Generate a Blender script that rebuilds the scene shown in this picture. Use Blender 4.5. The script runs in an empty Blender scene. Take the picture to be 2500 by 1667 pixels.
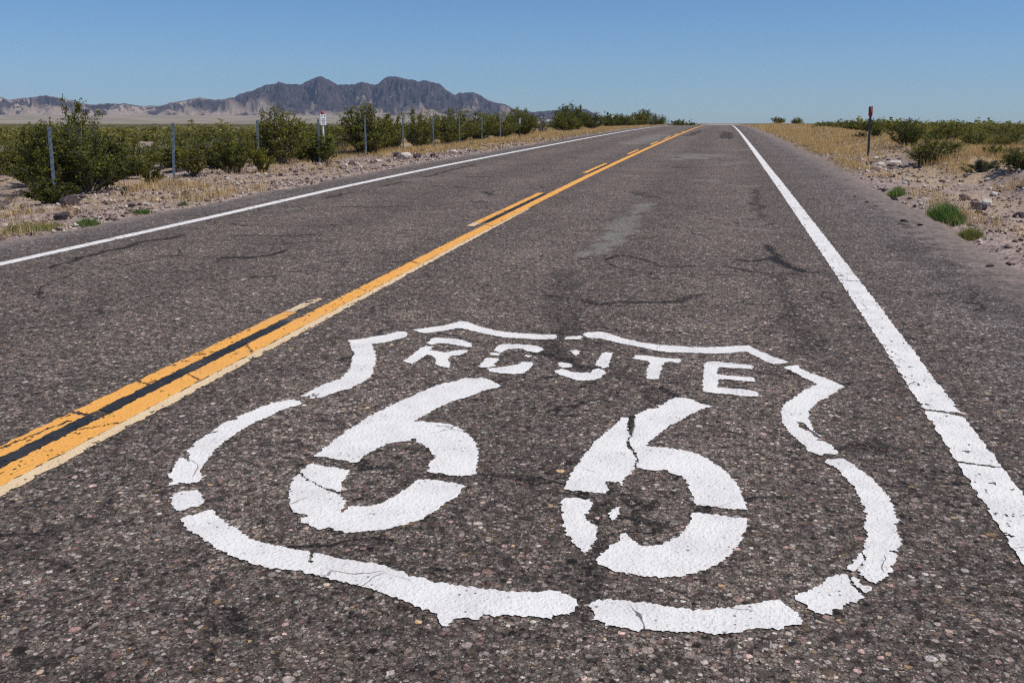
import bpy, bmesh, math, random
import numpy as np
from mathutils import Vector, Matrix
from mathutils.geometry import tessellate_polygon
from math import radians, sin, cos, pi

scene = bpy.context.scene
# ---------------------------------------------------------------- camera
YAW = radians(12.7)          # the camera looks 12.7 degrees left of the road's direction (+Y)
EYE = 1.3
cam_data = bpy.data.cameras.new("camera")
cam_data.sensor_width = 36.0
cam_data.lens = 36.0 * 2232 / 2500
cam_data.clip_start = 0.05
cam_data.clip_end = 30000
camera = bpy.data.objects.new("camera", cam_data)
scene.collection.objects.link(camera)
camera.location = (0, 0, EYE)
camera.rotation_euler = (radians(90) - math.atan(532.5 / 2232), 0, YAW)
scene.camera = camera

# ---------------------------------------------------------------- sky, sun, exposure
SUN_EL, SUN_AZ = radians(60), radians(92)        # azimuth from +Y towards +X
world = bpy.data.worlds.new("World"); scene.world = world
world.use_nodes = True
wn = world.node_tree; wn.nodes.clear()
sky = wn.nodes.new("ShaderNodeTexSky"); sky.sky_type = 'NISHITA'
sky.sun_disc = False
sky.sun_elevation = SUN_EL; sky.sun_rotation = SUN_AZ
sky.altitude = 300; sky.air_density = 1.0; sky.dust_density = 0.15; sky.ozone_density = 4.0
bg = wn.nodes.new("ShaderNodeBackground"); bg.inputs["Strength"].default_value = 0.085
wo = wn.nodes.new("ShaderNodeOutputWorld")
tint = wn.nodes.new("ShaderNodeMix"); tint.data_type = 'RGBA'; tint.blend_type = 'MULTIPLY'; tint.inputs[0].default_value = 1.0
tint.inputs[7].default_value = (0.61, 0.825, 1.11, 1)          # a clear, deep desert blue
wn.links.new(sky.outputs[0], tint.inputs[6]); wn.links.new(tint.outputs[2], bg.inputs[0]); wn.links.new(bg.outputs[0], wo.inputs[0])

sun_data = bpy.data.lights.new("sun", 'SUN')
sun_data.energy = 3.95; sun_data.angle = radians(0.53); sun_data.color = (1.0, 0.935, 0.84)
sun = bpy.data.objects.new("sun", sun_data); scene.collection.objects.link(sun)
sd = Vector((sin(SUN_AZ) * cos(SUN_EL), cos(SUN_AZ) * cos(SUN_EL), sin(SUN_EL)))
sun.rotation_euler = sd.to_track_quat('Z', 'Y').to_euler()
sun.location = (20, 20, 40)

scene.view_settings.view_transform = 'Standard'
scene.view_settings.look = 'None'
scene.view_settings.exposure = 0.0
scene.view_settings.gamma = 1.0
scene.view_settings.use_curve_mapping = False
scene.cycles.use_denoising = False
scene.cycles.max_bounces = 5
scene.cycles.transparent_max_bounces = 6
scene.cycles.volume_bounces = 1
scene.cycles.pixel_filter_type = 'BLACKMAN_HARRIS'
scene.cycles.filter_width = 1.2

rng = np.random.default_rng(66)
random.seed(66)
COL = scene.collection

# ---------------------------------------------------------------- helpers
def sm(d, a, b):
    t = np.clip((d - a) / (b - a), 0, 1)
    return t * t * (3 - 2 * t)

def _hash(ix, iy, s):
    n = (ix.astype(np.int64) * 374761393 + iy.astype(np.int64) * 668265263 + s * 974634213) & 0xffffffff
    n = ((n ^ (n >> 13)) * 1274126177) & 0xffffffff
    n = n ^ (n >> 16)
    return (n & 0xffff) / 65535.0

def vnoise(x, y, s=0):
    x = np.asarray(x, float); y = np.asarray(y, float)
    ix = np.floor(x); iy = np.floor(y)
    fx = x - ix; fy = y - iy
    fx = fx * fx * (3 - 2 * fx); fy = fy * fy * (3 - 2 * fy)
    a = _hash(ix, iy, s); b = _hash(ix + 1, iy, s); c = _hash(ix, iy + 1, s); d = _hash(ix + 1, iy + 1, s)
    return (a * (1 - fx) + b * fx) * (1 - fy) + (c * (1 - fx) + d * fx) * fy

def fbm(x, y, s=0, o=4):
    r = 0; amp = 0.5; tot = 0
    for k in range(o):
        r = r + amp * vnoise(x, y, s + k * 17); tot += amp
        x = np.asarray(x) * 2.03 + 7.1; y = np.asarray(y) * 2.03 + 3.7; amp *= 0.5
    return r / tot

def mesh_np(name, verts, faces, mat=None, smooth=False):
    """mesh from numpy verts (n,3) and faces (m,k) with k = 3 or 4"""
    verts = np.asarray(verts, np.float32); faces = np.asarray(faces, np.int32)
    me = bpy.data.meshes.new(name)
    me.vertices.add(len(verts)); me.vertices.foreach_set("co", verts.ravel())
    k = faces.shape[1]
    me.loops.add(faces.size); me.loops.foreach_set("vertex_index", faces.ravel())
    me.polygons.add(len(faces))
    me.polygons.foreach_set("loop_start", np.arange(0, faces.size, k, dtype=np.int32))
    me.polygons.foreach_set("loop_total", np.full(len(faces), k, np.int32))
    if smooth: me.polygons.foreach_set("use_smooth", np.ones(len(faces), bool))
    me.update(calc_edges=True); me.validate()
    if mat: me.materials.append(mat)
    return me

def link(name, data, parent=None, loc=None):
    o = bpy.data.objects.new(name, data); COL.objects.link(o)
    if loc is not None: o.location = loc
    if parent is not None: o.parent = parent
    return o

def tag(o, label, cat, group=None):
    o["label"] = label; o["category"] = cat
    if group: o["group"] = group
    return o

def kind(o, k):
    o["kind"] = k; return o

def attr(me, name, vals):
    a = me.attributes.new(name, 'FLOAT', 'POINT')
    a.data.foreach_set("value", np.asarray(vals, np.float32).ravel())

def grid_faces(nr, nc):
    i = np.arange(nr * nc).reshape(nr, nc)
    return np.stack([i[:-1, :-1], i[:-1, 1:], i[1:, 1:], i[1:, :-1]], -1).reshape(-1, 4)

# ---------------------------------------------------------------- road profile and terrain
_g = np.linspace(-60, 1200, 12601)
_s = np.interp(_g, [-60, -20, -8, 14, 22, 52, 115, 180, 300, 420], [0, 0, .02, .02, .0125, .0095, 0, -.012, -.012, 0])
_z = np.concatenate([[0], np.cumsum((_s[1:] + _s[:-1]) / 2 * .1)]); _z -= np.interp(0, _g, _z)
def prof(y): return np.interp(y, _g, _z)
EL, ER = -6.9, 2.4           # pavement edges

def terr(x, y):
    x = np.asarray(x, float); y = np.asarray(y, float)
    zr = prof(y); dl = np.maximum(EL - x, 0); dr = np.maximum(x - ER, 0); d = np.maximum(dl, dr)
    w = 1 - sm(d, 4, 45)
    off = np.where(x < -2, -.03 - .15 * sm(dl, 0, 4), -.03 - .14 * np.exp(-((dr - 1.6) / .7) ** 2) + .10 * np.exp(-((dr - 3.6) / 1.) ** 2))
    zp = np.where(x < -2, 0., .15)
    return w * (zr + off) + (1 - w) * zp

def terr_full(x, y):
    d = np.maximum(np.maximum(EL - x, 0), np.maximum(x - ER, 0))
    r = np.hypot(x, y)
    inside = (x > EL) & (x < ER)
    n = (fbm(x * .5, y * .5, 3, 3) - .5) * .22 * sm(d, .4, 5) + (fbm(x * 2.6, y * 2.6, 5, 4) - .5) * .17 * sm(d, .15, 1.2) * (1 - sm(r, 60, 160))
    bank = np.exp(-((x - ER - 2.9) / .9) ** 2) * sm(y, 5, 9)
    n = n + bank * (fbm(x * 1.7, y * 1.7, 11, 3) - .42) * .35
    z = terr(x, y) + n
    z = np.where(inside, prof(y) - .09, z)
    return z + np.where(inside, 0, .012 - .07 * (1 - sm(d, 0, .3)))

# ---- outlines of the painted shield, metres on the road surface (x, y)
OUTLINE=[[(-2.026,4.743),(-1.984,4.771),(-1.931,4.817),(-1.892,4.88),(-1.855,4.903),(-1.821,4.987),(-1.769,5.006),(-1.739,4.94),(-1.73,4.873),(-1.758,4.811),(-1.796,4.742),(-1.838,4.705),(-1.862,4.686),(-1.808,4.578),(-1.75,4.458),(-1.692,4.305),(-1.676,4.22),(-1.647,4.159),(-1.632,4.07),(-1.642,3.979),(-1.66,3.881),(-1.691,3.841),(-1.712,3.78),(-1.74,3.726),(-1.779,3.699),(-1.801,3.737),(-1.839,3.718),(-1.829,3.763),(-1.825,3.846),(-1.814,3.917),(-1.792,3.965),(-1.768,4.023),(-1.778,4.113),(-1.791,4.205),(-1.829,4.317),(-1.873,4.432),(-1.88,4.485),(-1.933,4.563),(-1.978,4.657)],[(-1.781,3.637),(-1.845,3.676),
(-1.889,3.64),(-1.921,3.611),(-1.944,3.538),(-1.958,3.47),(-1.971,3.439),(-1.983,3.401),(-1.96,3.369),(-1.983,3.353),(-1.998,3.31),(-1.992,3.214),(-1.963,3.216),(-1.993,3.17),(-1.989,3.11),(-1.979,3.047),(-1.969,3.053),(-1.977,2.996),(-1.956,2.987),(-1.925,2.94),(-1.9,2.897),(-1.93,2.923),(-1.956,2.923),(-1.939,2.868),(-1.912,2.791),(-1.894,2.75),(-1.852,2.725),(-1.849,2.683),(-1.828,2.692),(-1.825,2.714),(-1.805,2.716),(-1.779,2.709),(-1.778,2.724),(-1.761,2.732),(-1.771,2.771),(-1.804,2.818),(-1.829,2.88),(-1.842,2.946),(-1.867,3.019),(-1.876,3.098),(-1.882,3.181),(-1.879,3.27),(-1.872,3.364),(-1.845,3.424),(-1.839,3.51),(-1.817,3.565),(-1.789,3.601)],[(-1.785,2.592),(-1.784,2.624),(-1.772,2.649),(-1.727,2.668),(-1.702,2.646),(-1.653,2.59),(-1.643,2.571),(-1.647,2.548),(-1.667,2.543),(-1.672,2.519),(-1.704,2.502),(-1.73,2.523),(-1.759,2.559)],[(-1.601,2.53),(-1.613,2.507),(-1.642,2.476),(-1.656,2.453),(-1.639,2.43),(-1.583,2.381),(-1.561,2.363),(-1.526,2.352),(-1.504,2.328),(-1.459,2.306),(-1.416,2.281),(-1.378,2.262),(-1.35,2.248),(-1.31,2.237),(-1.261,2.222),(-1.223,2.211),(-1.196,2.211),(-1.156,2.21),(-1.114,2.216),(-1.1,2.207),(-1.074,2.206),(-1.033,2.194),(-0.983,2.181),(-0.924,2.173),(-0.882,2.161),(-0.853,2.15),(-0.827,2.144),(-0.782,2.126),(-0.745,2.107),(-0.714,2.092),(-0.686,2.088),(-0.662,2.057),(-0.639,2.026),(-0.631,2.027),(-0.625,2.044),(-0.612,2.068),(-0.592,2.077),(-0.566,2.075),(-0.55,2.099),(-0.522,2.1),(-0.499,2.113),(-0.469,2.117),(-0.445,2.109),(-0.425,2.119),(-0.4,2.119),(-0.374,2.117),(-0.373,2.138),(-0.365,2.139),(-0.349,2.145),(-0.33,2.149),(-0.323,2.177),(-0.315,2.198),(-0.313,2.217),(-0.327,2.236),(-0.345,2.243),(-0.36,2.246),(-0.371,2.26),(-0.384,2.263),(-0.422,2.249),(-0.467,2.239),(-0.504,2.234),(-0.538,2.227),(-0.591,2.227),(-0.614,2.233),(-0.649,2.229),(-0.694,2.237),(-0.724,2.236),(-0.758,2.246),(-0.804,2.254),(-0.828,2.268),(-0.867,2.281),(-0.906,2.298),(-0.948,2.3),(-1.001,2.301),(-1.035,2.305),(-1.089,2.321),(-1.134,2.332),(-1.131,2.309),(-1.114,2.267),(-1.117,2.266),(-1.135,2.308),(-1.146,2.327),(-1.182,2.332),(-1.222,2.337),(-1.271,2.347),(-1.317,2.355),(-1.362,2.366),(-1.414,2.402),(-1.458,2.43),(-1.508,2.466),(-1.557,2.499),(-1.587,2.529)],[(-0.286,2.212),(-0.276,2.231),(-0.263,2.242),(-0.241,2.252),(-0.226,2.244),(-0.202,2.252),(-0.182,2.254),(-0.173,2.25),(-0.146,2.251),(-0.115,2.247),(-0.081,2.246),(-0.046,2.243),(-0.016,2.243),(0.025,2.253),(0.066,2.271),(0.106,2.288),(0.128,2.302),(0.167,2.324),(0.209,2.344),(0.219,2.336),(0.224,2.323),(0.243,2.295),(0.257,2.28),(0.265,2.238),(0.236,2.225),(0.201,2.196),(0.188,2.197),(0.149,2.183),(0.11,2.165),(0.079,2.151),(0.048,2.142),(0.016,2.142),(-0.014,2.133),(-0.046,2.133),(-0.072,2.125),(-0.098,2.125),(-0.124,2.121),(-0.146,2.104),(-0.168,2.109),(-0.19,2.119),(-0.207,2.125),(-0.228,2.116),(-0.246,2.137),(-0.276,2.133),(-0.262,2.151),(-0.264,2.174),(-0.278,2.187)],[(0.249,2.378),(0.275,2.395),(0.311,2.428),(0.33,2.456),(0.35,2.496),(0.378,2.517),(0.404,2.523),(0.408,2.512),(0.409,2.479),(0.415,2.457),(0.424,2.436),(0.434,2.413),(0.423,2.391),(0.415,2.389),(0.415,2.37),(0.397,2.366),(0.384,2.353),(0.365,2.324),(0.349,2.326),(0.341,2.299),(0.314,2.29),(0.299,2.294),(0.281,2.333),(0.261,2.35)],[(0.415,2.507),(0.423,2.515),(0.431,2.51),(0.431,2.484),(0.441,2.471),(0.462,2.467),(0.458,2.446),(0.448,2.434),(0.433,2.444),(0.42,2.464),(0.416,2.487)],[(0.435,3.394),(0.448,3.428),(0.503,3.447),(0.525,3.418),(0.537,3.369),(0.557,3.323),(0.576,3.282),(0.588,3.223),(0.6,3.161),(0.612,3.111),(0.614,3.043),(0.615,2.985),(0.612,2.922),(0.608,2.905),(0.591,2.898),(0.602,2.87),(0.591,2.827),(0.597,2.806),(0.593,2.763),(0.583,2.726),(0.575,2.704),(0.547,2.705),(0.567,2.682),(0.56,2.641),(0.547,2.613),(0.533,2.578),(0.518,2.539),(0.5,2.514),(0.48,2.489),(0.464,2.494),(0.454,2.519),(0.442,2.534),(0.437,2.558),(0.441,2.571),(0.461,2.588),(0.461,2.614),(0.474,2.623),(0.468,2.668),(0.471,2.695),(0.488,2.747),(0.501,2.815),(0.498,2.851),(0.517,2.932),(0.516,2.997),(0.517,3.056),(0.514,3.134),(0.505,3.196),(0.484,3.258),(0.474,3.325),(0.452,3.361)],[(0.404,2.555),(0.419,2.579),(0.438,2.615),(0.463,2.67),(0.463,2.646),(0.47,2.622),(0.454,2.602),(0.454,2.58),(0.427,2.549)],[(0.357,4.665),(0.396,4.712),(0.43,4.729),(0.439,4.672),(0.483,4.596),(0.519,4.558),(0.57,4.488),(0.617,4.394),(0.58,4.32),(0.546,4.256),(0.517,4.195),(0.486,4.158),(0.456,4.069),(0.427,3.99),(0.422,3.905),(0.406,3.895),(0.421,3.864),(0.419,3.797),(0.426,3.735),(0.445,3.67),(0.411,3.747),(0.392,3.824),(0.364,3.836),(0.368,3.78),(0.397,3.729),(0.43,3.647),(0.424,3.624),(0.452,3.624),(0.475,3.576),(0.491,3.512),(0.482,3.482),(0.453,3.481),(0.421,3.464),(0.382,3.499),(0.371,3.554),(0.345,3.631),(0.321,3.7),(0.307,3.8),(0.302,3.907),(0.312,4.009),(0.343,4.104),(0.385,4.191),(0.429,4.297),(0.496,4.411),(0.467,4.466),(0.429,4.539),(0.394,4.615)],[(-0.739,5.134),(-0.718,5.202),(-0.636,5.232),(-0.582,5.192),(-0.493,5.097),(-0.38,5.025),(-0.297,4.995),(-0.211,4.99),(-0.125,4.985),(-0.041,4.991),(0.054,5.022),(0.111,5.05),(0.195,5.086),(0.253,4.974),(0.314,4.878),(0.393,4.781),(0.376,4.757),(0.312,4.72),(0.282,4.758),(0.238,4.841),(0.187,4.949),(0.154,4.931),(0.099,4.898),(0.022,4.871),(-0.066,4.863),(-0.148,4.857),(-0.242,4.848),(-0.311,4.878),(-0.395,4.928),(-0.492,4.978),(-0.556,5.024),(-0.634,5.076),(-0.7,5.072)],[(-0.832,5.027),(-0.81,5.081),(-0.748,5.112),(-0.729,5.086),(-0.736,5.035),(-0.81,5.007)],[(-1.745,5.05),(-1.686,5.108),(-1.615,5.177),(-1.569,5.242),(-1.527,5.327),(-1.483,5.316),(-1.396,5.236),(-1.329,5.181),(-1.231,5.122),(-1.133,5.103),(-1.037,5.097),(-0.956,5.094),(-0.892,5.115),(-0.873,5.068),(-0.879,5.005),(-0.958,4.977),(-1.056,4.981),(-1.167,4.982),(-1.264,5.025),(-1.352,5.071),(-1.414,5.111),(-1.462,5.146),(-1.489,5.148),(-1.536,5.085),(-1.605,5.019),(-1.646,4.984),(-1.684,5.002)]]
LETTERS={'R': [[(-1.569,4.778),(-1.566,4.892),(-1.505,4.9),(-1.434,4.89),(-1.372,4.867),(-1.315,4.807),(-1.289,4.731),(-1.334,4.733),(-1.392,4.767),(-1.458,4.784),(-1.505,4.779),(-1.53,4.739)],[(-1.573,4.39),(-1.566,4.54),(-1.571,4.661),(-1.557,4.71),(-1.504,4.698),(-1.501,4.63),(-1.441,4.61),(-1.402,4.596),(-1.365,4.652),(-1.305,4.671),(-1.291,4.641),(-1.315,4.56),(-1.358,4.529),(-1.354,4.467),(-1.316,4.383),(-1.301,4.317),(-1.349,4.327),(-1.392,4.377),(-1.419,4.464),(-1.454,4.52),(-1.488,4.534),(-1.496,4.469),(-1.505,4.34)]],'O': [[(-1.158,4.68),(-1.162,4.78),(-1.145,4.835),(-1.076,4.849),(-0.993,4.85),(-0.927,4.818),(-0.895,4.757),
(-0.916,4.701),(-0.964,4.709),(-1.008,4.755),(-1.055,4.753),(-1.101,4.725),(-1.108,4.657)],[(-1.168,4.627),(-1.154,4.652),(-1.105,4.64),(-1.111,4.596),(-1.151,4.594)],[(-0.972,4.61),(-0.968,4.647),(-0.93,4.629),(-0.945,4.59)],[(-1.16,4.367),(-1.165,4.538),(-1.098,4.541),(-1.088,4.512),(-1.093,4.43),(-1.074,4.394),(-1.129,4.353)],[(-1.109,4.329),(-1.097,4.354),(-1.059,4.378),(-1.017,4.41),(-0.97,4.446),(-0.959,4.498),(-0.911,4.508),(-0.893,4.452),(-0.895,4.374),(-0.915,4.294),(-0.959,4.275),(-1.035,4.278),(-1.082,4.296)]],'U': [[(-0.745,4.766),(-0.729,4.798),(-0.7,4.775),(-0.693,4.711),(-0.701,4.673),(-0.724,4.694)],[(-0.774,4.517),(-0.757,4.537),(-0.701,4.512),(-0.694,4.454),(-0.739,4.435),(-0.764,4.469)],[(-0.766,4.378),(-0.736,4.417),(-0.687,4.379),(-0.632,4.362),(-0.587,4.381),(-0.58,4.44),(-0.556,4.464),(-0.521,4.433),(-0.511,4.379),(-0.525,4.302),(-0.55,4.258),(-0.627,4.231),(-0.685,4.269),(-0.747,4.329)],[(-0.579,4.518),(-0.582,4.66),(-0.572,4.758),(-0.558,4.782),(-0.518,4.776),(-0.518,4.632),(-0.509,4.513),(-0.536,4.472)]],'T': [[(-0.409,4.685),(-0.396,4.751),(-0.336,4.758),(-0.251,4.729),(-0.159,4.723),(-0.154,4.687),(-0.166,4.644),(-0.204,4.656),(-0.241,4.645),(-0.242,4.549),(-0.248,4.434),(-0.244,4.335),(-0.299,4.328),(-0.314,4.42),(-0.314,4.554),(-0.307,4.595),(-0.322,4.652),(-0.383,4.67)]],'E': [[(-0.039,4.651),(-0.019,4.699),(0.023,4.718),(0.097,4.699),(0.207,4.682),(0.21,4.644),(0.199,4.599),(0.138,4.613),(0.04,4.608),(0.032,4.578),(0.031,4.483),(0.096,4.465),(0.21,4.457),(0.208,4.386),(0.145,4.386),(0.066,4.4),(0.036,4.393),(0.034,4.314),(0.037,4.256),(0.114,4.255),(0.19,4.246),(0.222,4.212),(0.215,4.147),(0.164,4.147),(0.094,4.161),(0.009,4.167),(-0.029,4.176),(-0.037,4.317),(-0.035,4.478),(-0.035,4.573)]]}
DIGITS=[[[(-0.97,4.072),(-1.032,4.139),(-1.093,4.183),(-1.134,4.165),(-1.171,4.167),(-1.209,4.096),(-1.257,4.043),(-1.3,3.949),(-1.341,3.826),(-1.376,3.726),(-1.4,3.617),(-1.427,3.526),(-1.433,3.457),(-1.45,3.348),(-1.456,3.235),(-1.456,3.153),(-1.461,3.106),(-1.46,3.045),(-1.418,3.049),(-1.371,3.037),(-1.336,3.034),(-1.283,3.019),(-1.27,3.037),(-1.278,3.079),(-1.268,3.119),(-1.251,3.185),(-1.233,3.229),(-1.21,3.252),(-1.161,3.274),(-1.155,3.294),(-1.148,3.325),(-1.131,3.281),(-1.086,3.243),(-1.052,3.205),(-1.027,3.165),(-1.005,3.137),(-1.012,3.092),(-1.007,3.052),(-0.995,3.033),(-1.0,2.997),
(-0.966,2.984),(-0.937,2.995),(-0.909,2.981),(-0.872,2.975),(-0.833,2.99),(-0.816,3.011),(-0.827,3.069),(-0.836,3.119),(-0.848,3.181),(-0.87,3.255),(-0.905,3.329),(-0.944,3.393),(-0.991,3.452),(-1.043,3.493),(-1.075,3.509),(-1.122,3.509),(-1.177,3.511),(-1.213,3.506),(-1.207,3.545),(-1.191,3.611),(-1.16,3.727),(-1.116,3.827),(-1.08,3.874),(-1.041,3.97),(-1.003,4.02),(-0.973,4.034)],[(-1.449,2.895),(-1.439,2.927),(-1.447,2.961),(-1.433,2.978),(-1.381,2.965),(-1.337,2.959),(-1.274,2.95),(-1.265,2.914),(-1.261,2.856),(-1.25,2.811),(-1.229,2.756),(-1.271,2.77),(-1.32,2.792),(-1.356,2.817),(-1.39,2.838),(-1.417,2.867)],[(-1.444,2.876),(-1.417,2.854),(-1.387,2.824),(-1.353,2.803),(-1.313,2.775),(-1.263,2.752),(-1.22,2.732),(-1.204,2.713),(-1.181,2.683),(-1.171,2.643),(-1.172,2.618),(-1.165,2.602),(-1.157,2.605),(-1.161,2.654),(-1.132,2.664),(-1.092,2.667),(-1.061,2.703),(-1.029,2.78),(-1.01,2.857),(-1.009,2.89),(-0.996,2.918),(-0.964,2.928),(-0.914,2.919),(-0.874,2.914),(-0.831,2.904),(-0.823,2.851),(-0.829,2.788),(-0.85,2.732),(-0.864,2.683),(-0.886,2.618),(-0.916,2.58),(-0.945,2.543),(-0.976,2.514),(-1.025,2.496),(-1.055,2.483),(-1.091,2.468),(-1.127,2.472),(-1.151,2.493),(-1.178,2.475),(-1.22,2.489),(-1.256,2.512),(-1.276,2.539),(-1.254,2.554),(-1.314,2.571),(-1.353,2.621),(-1.388,2.682),(-1.427,2.773),(-1.443,2.827)]],[[(-0.365,3.697),(-0.358,3.736),(-0.328,3.743),(-0.329,3.665),(-0.318,3.576),(-0.303,3.517),(-0.312,3.455),(-0.309,3.403),(-0.286,3.362),(-0.271,3.327),(-0.257,3.264),(-0.261,3.216),(-0.254,3.182),(-0.264,3.13),(-0.273,3.12),(-0.288,3.068),(-0.284,3.012),(-0.296,3.04),(-0.33,3.045),(-0.348,3.036),(-0.336,3.001),(-0.329,2.966),(-0.335,2.936),(-0.382,2.937),(-0.411,2.935),(-0.444,2.937),(-0.478,2.943),(-0.476,3.018),(-0.474,3.09),(-0.468,3.177),(-0.462,3.242),(-0.447,3.334),(-0.433,3.441),(-0.407,3.532),(-0.384,3.627)],[(0.014,3.968),(-0.043,4.008),(-0.091,4.059),(-0.148,4.066),(-0.174,4.026),(-0.194,3.976),(-0.196,3.938),(-0.224,3.939),(-0.217,3.897),(-0.265,3.872),(-0.291,3.802),(-0.307,3.778),(-0.303,3.697),(-0.299,3.606),(-0.295,3.519),(-0.304,3.433),(-0.285,3.391),(-0.264,3.339),(-0.247,3.267),(-0.252,3.213),(-0.245,3.186),(-0.221,3.179),(-0.187,3.176),(-0.15,3.194),(-0.13,3.168),(-0.114,3.154),(-0.086,3.15),(-0.066,3.106),(-0.053,3.053),(-0.042,2.983),(-0.035,2.924),(-0.024,2.901),(0.007,2.908),(0.055,2.901),(0.088,2.9),(0.139,2.907),(0.135,2.969),(0.124,3.055),(0.108,3.125),(0.083,3.196),(0.059,3.249),(0.036,3.285),(0.005,3.337),(-0.035,3.377),(-0.091,3.404),(-0.156,3.419),(-0.229,3.42),(-0.227,3.45),(-0.198,3.558),(-0.162,3.661),(-0.111,3.764),(-0.066,3.857),(-0.032,3.921)],[(-0.303,2.457),(-0.295,2.492),(-0.276,2.537),(-0.261,2.575),(-0.25,2.591),(-0.249,2.634),(-0.237,2.651),(-0.223,2.633),(-0.21,2.607),(-0.179,2.578),(-0.145,2.582),(-0.115,2.606),(-0.086,2.648),(-0.059,2.69),(-0.049,2.752),(-0.035,2.786),(-0.039,2.841),(0.001,2.849),(0.065,2.847),(0.088,2.832),(0.139,2.843),(0.133,2.776),(0.119,2.699),(0.102,2.632),(0.08,2.567),(0.05,2.508),(0.015,2.472),(-0.022,2.436),(-0.059,2.416),(-0.108,2.397),(-0.14,2.396),(-0.172,2.395),(-0.212,2.401),(-0.248,2.406),(-0.269,2.427),(-0.292,2.441)],[(-0.469,2.848),(-0.459,2.872),(-0.432,2.882),(-0.405,2.872),(-0.374,2.879),(-0.365,2.853),(-0.364,2.803),(-0.374,2.752),(-0.374,2.728),(-0.365,2.718),(-0.345,2.696),(-0.327,2.669),(-0.319,2.637),(-0.319,2.576),(-0.327,2.539),(-0.325,2.506),(-0.339,2.493),(-0.354,2.506),(-0.371,2.537),(-0.391,2.561),(-0.417,2.62),(-0.439,2.691),(-0.456,2.767)],[(-0.306,2.783),(-0.296,2.818),(-0.274,2.841),(-0.272,2.798),(-0.268,2.779),(-0.274,2.742),(-0.286,2.728),(-0.295,2.753)]]]
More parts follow.
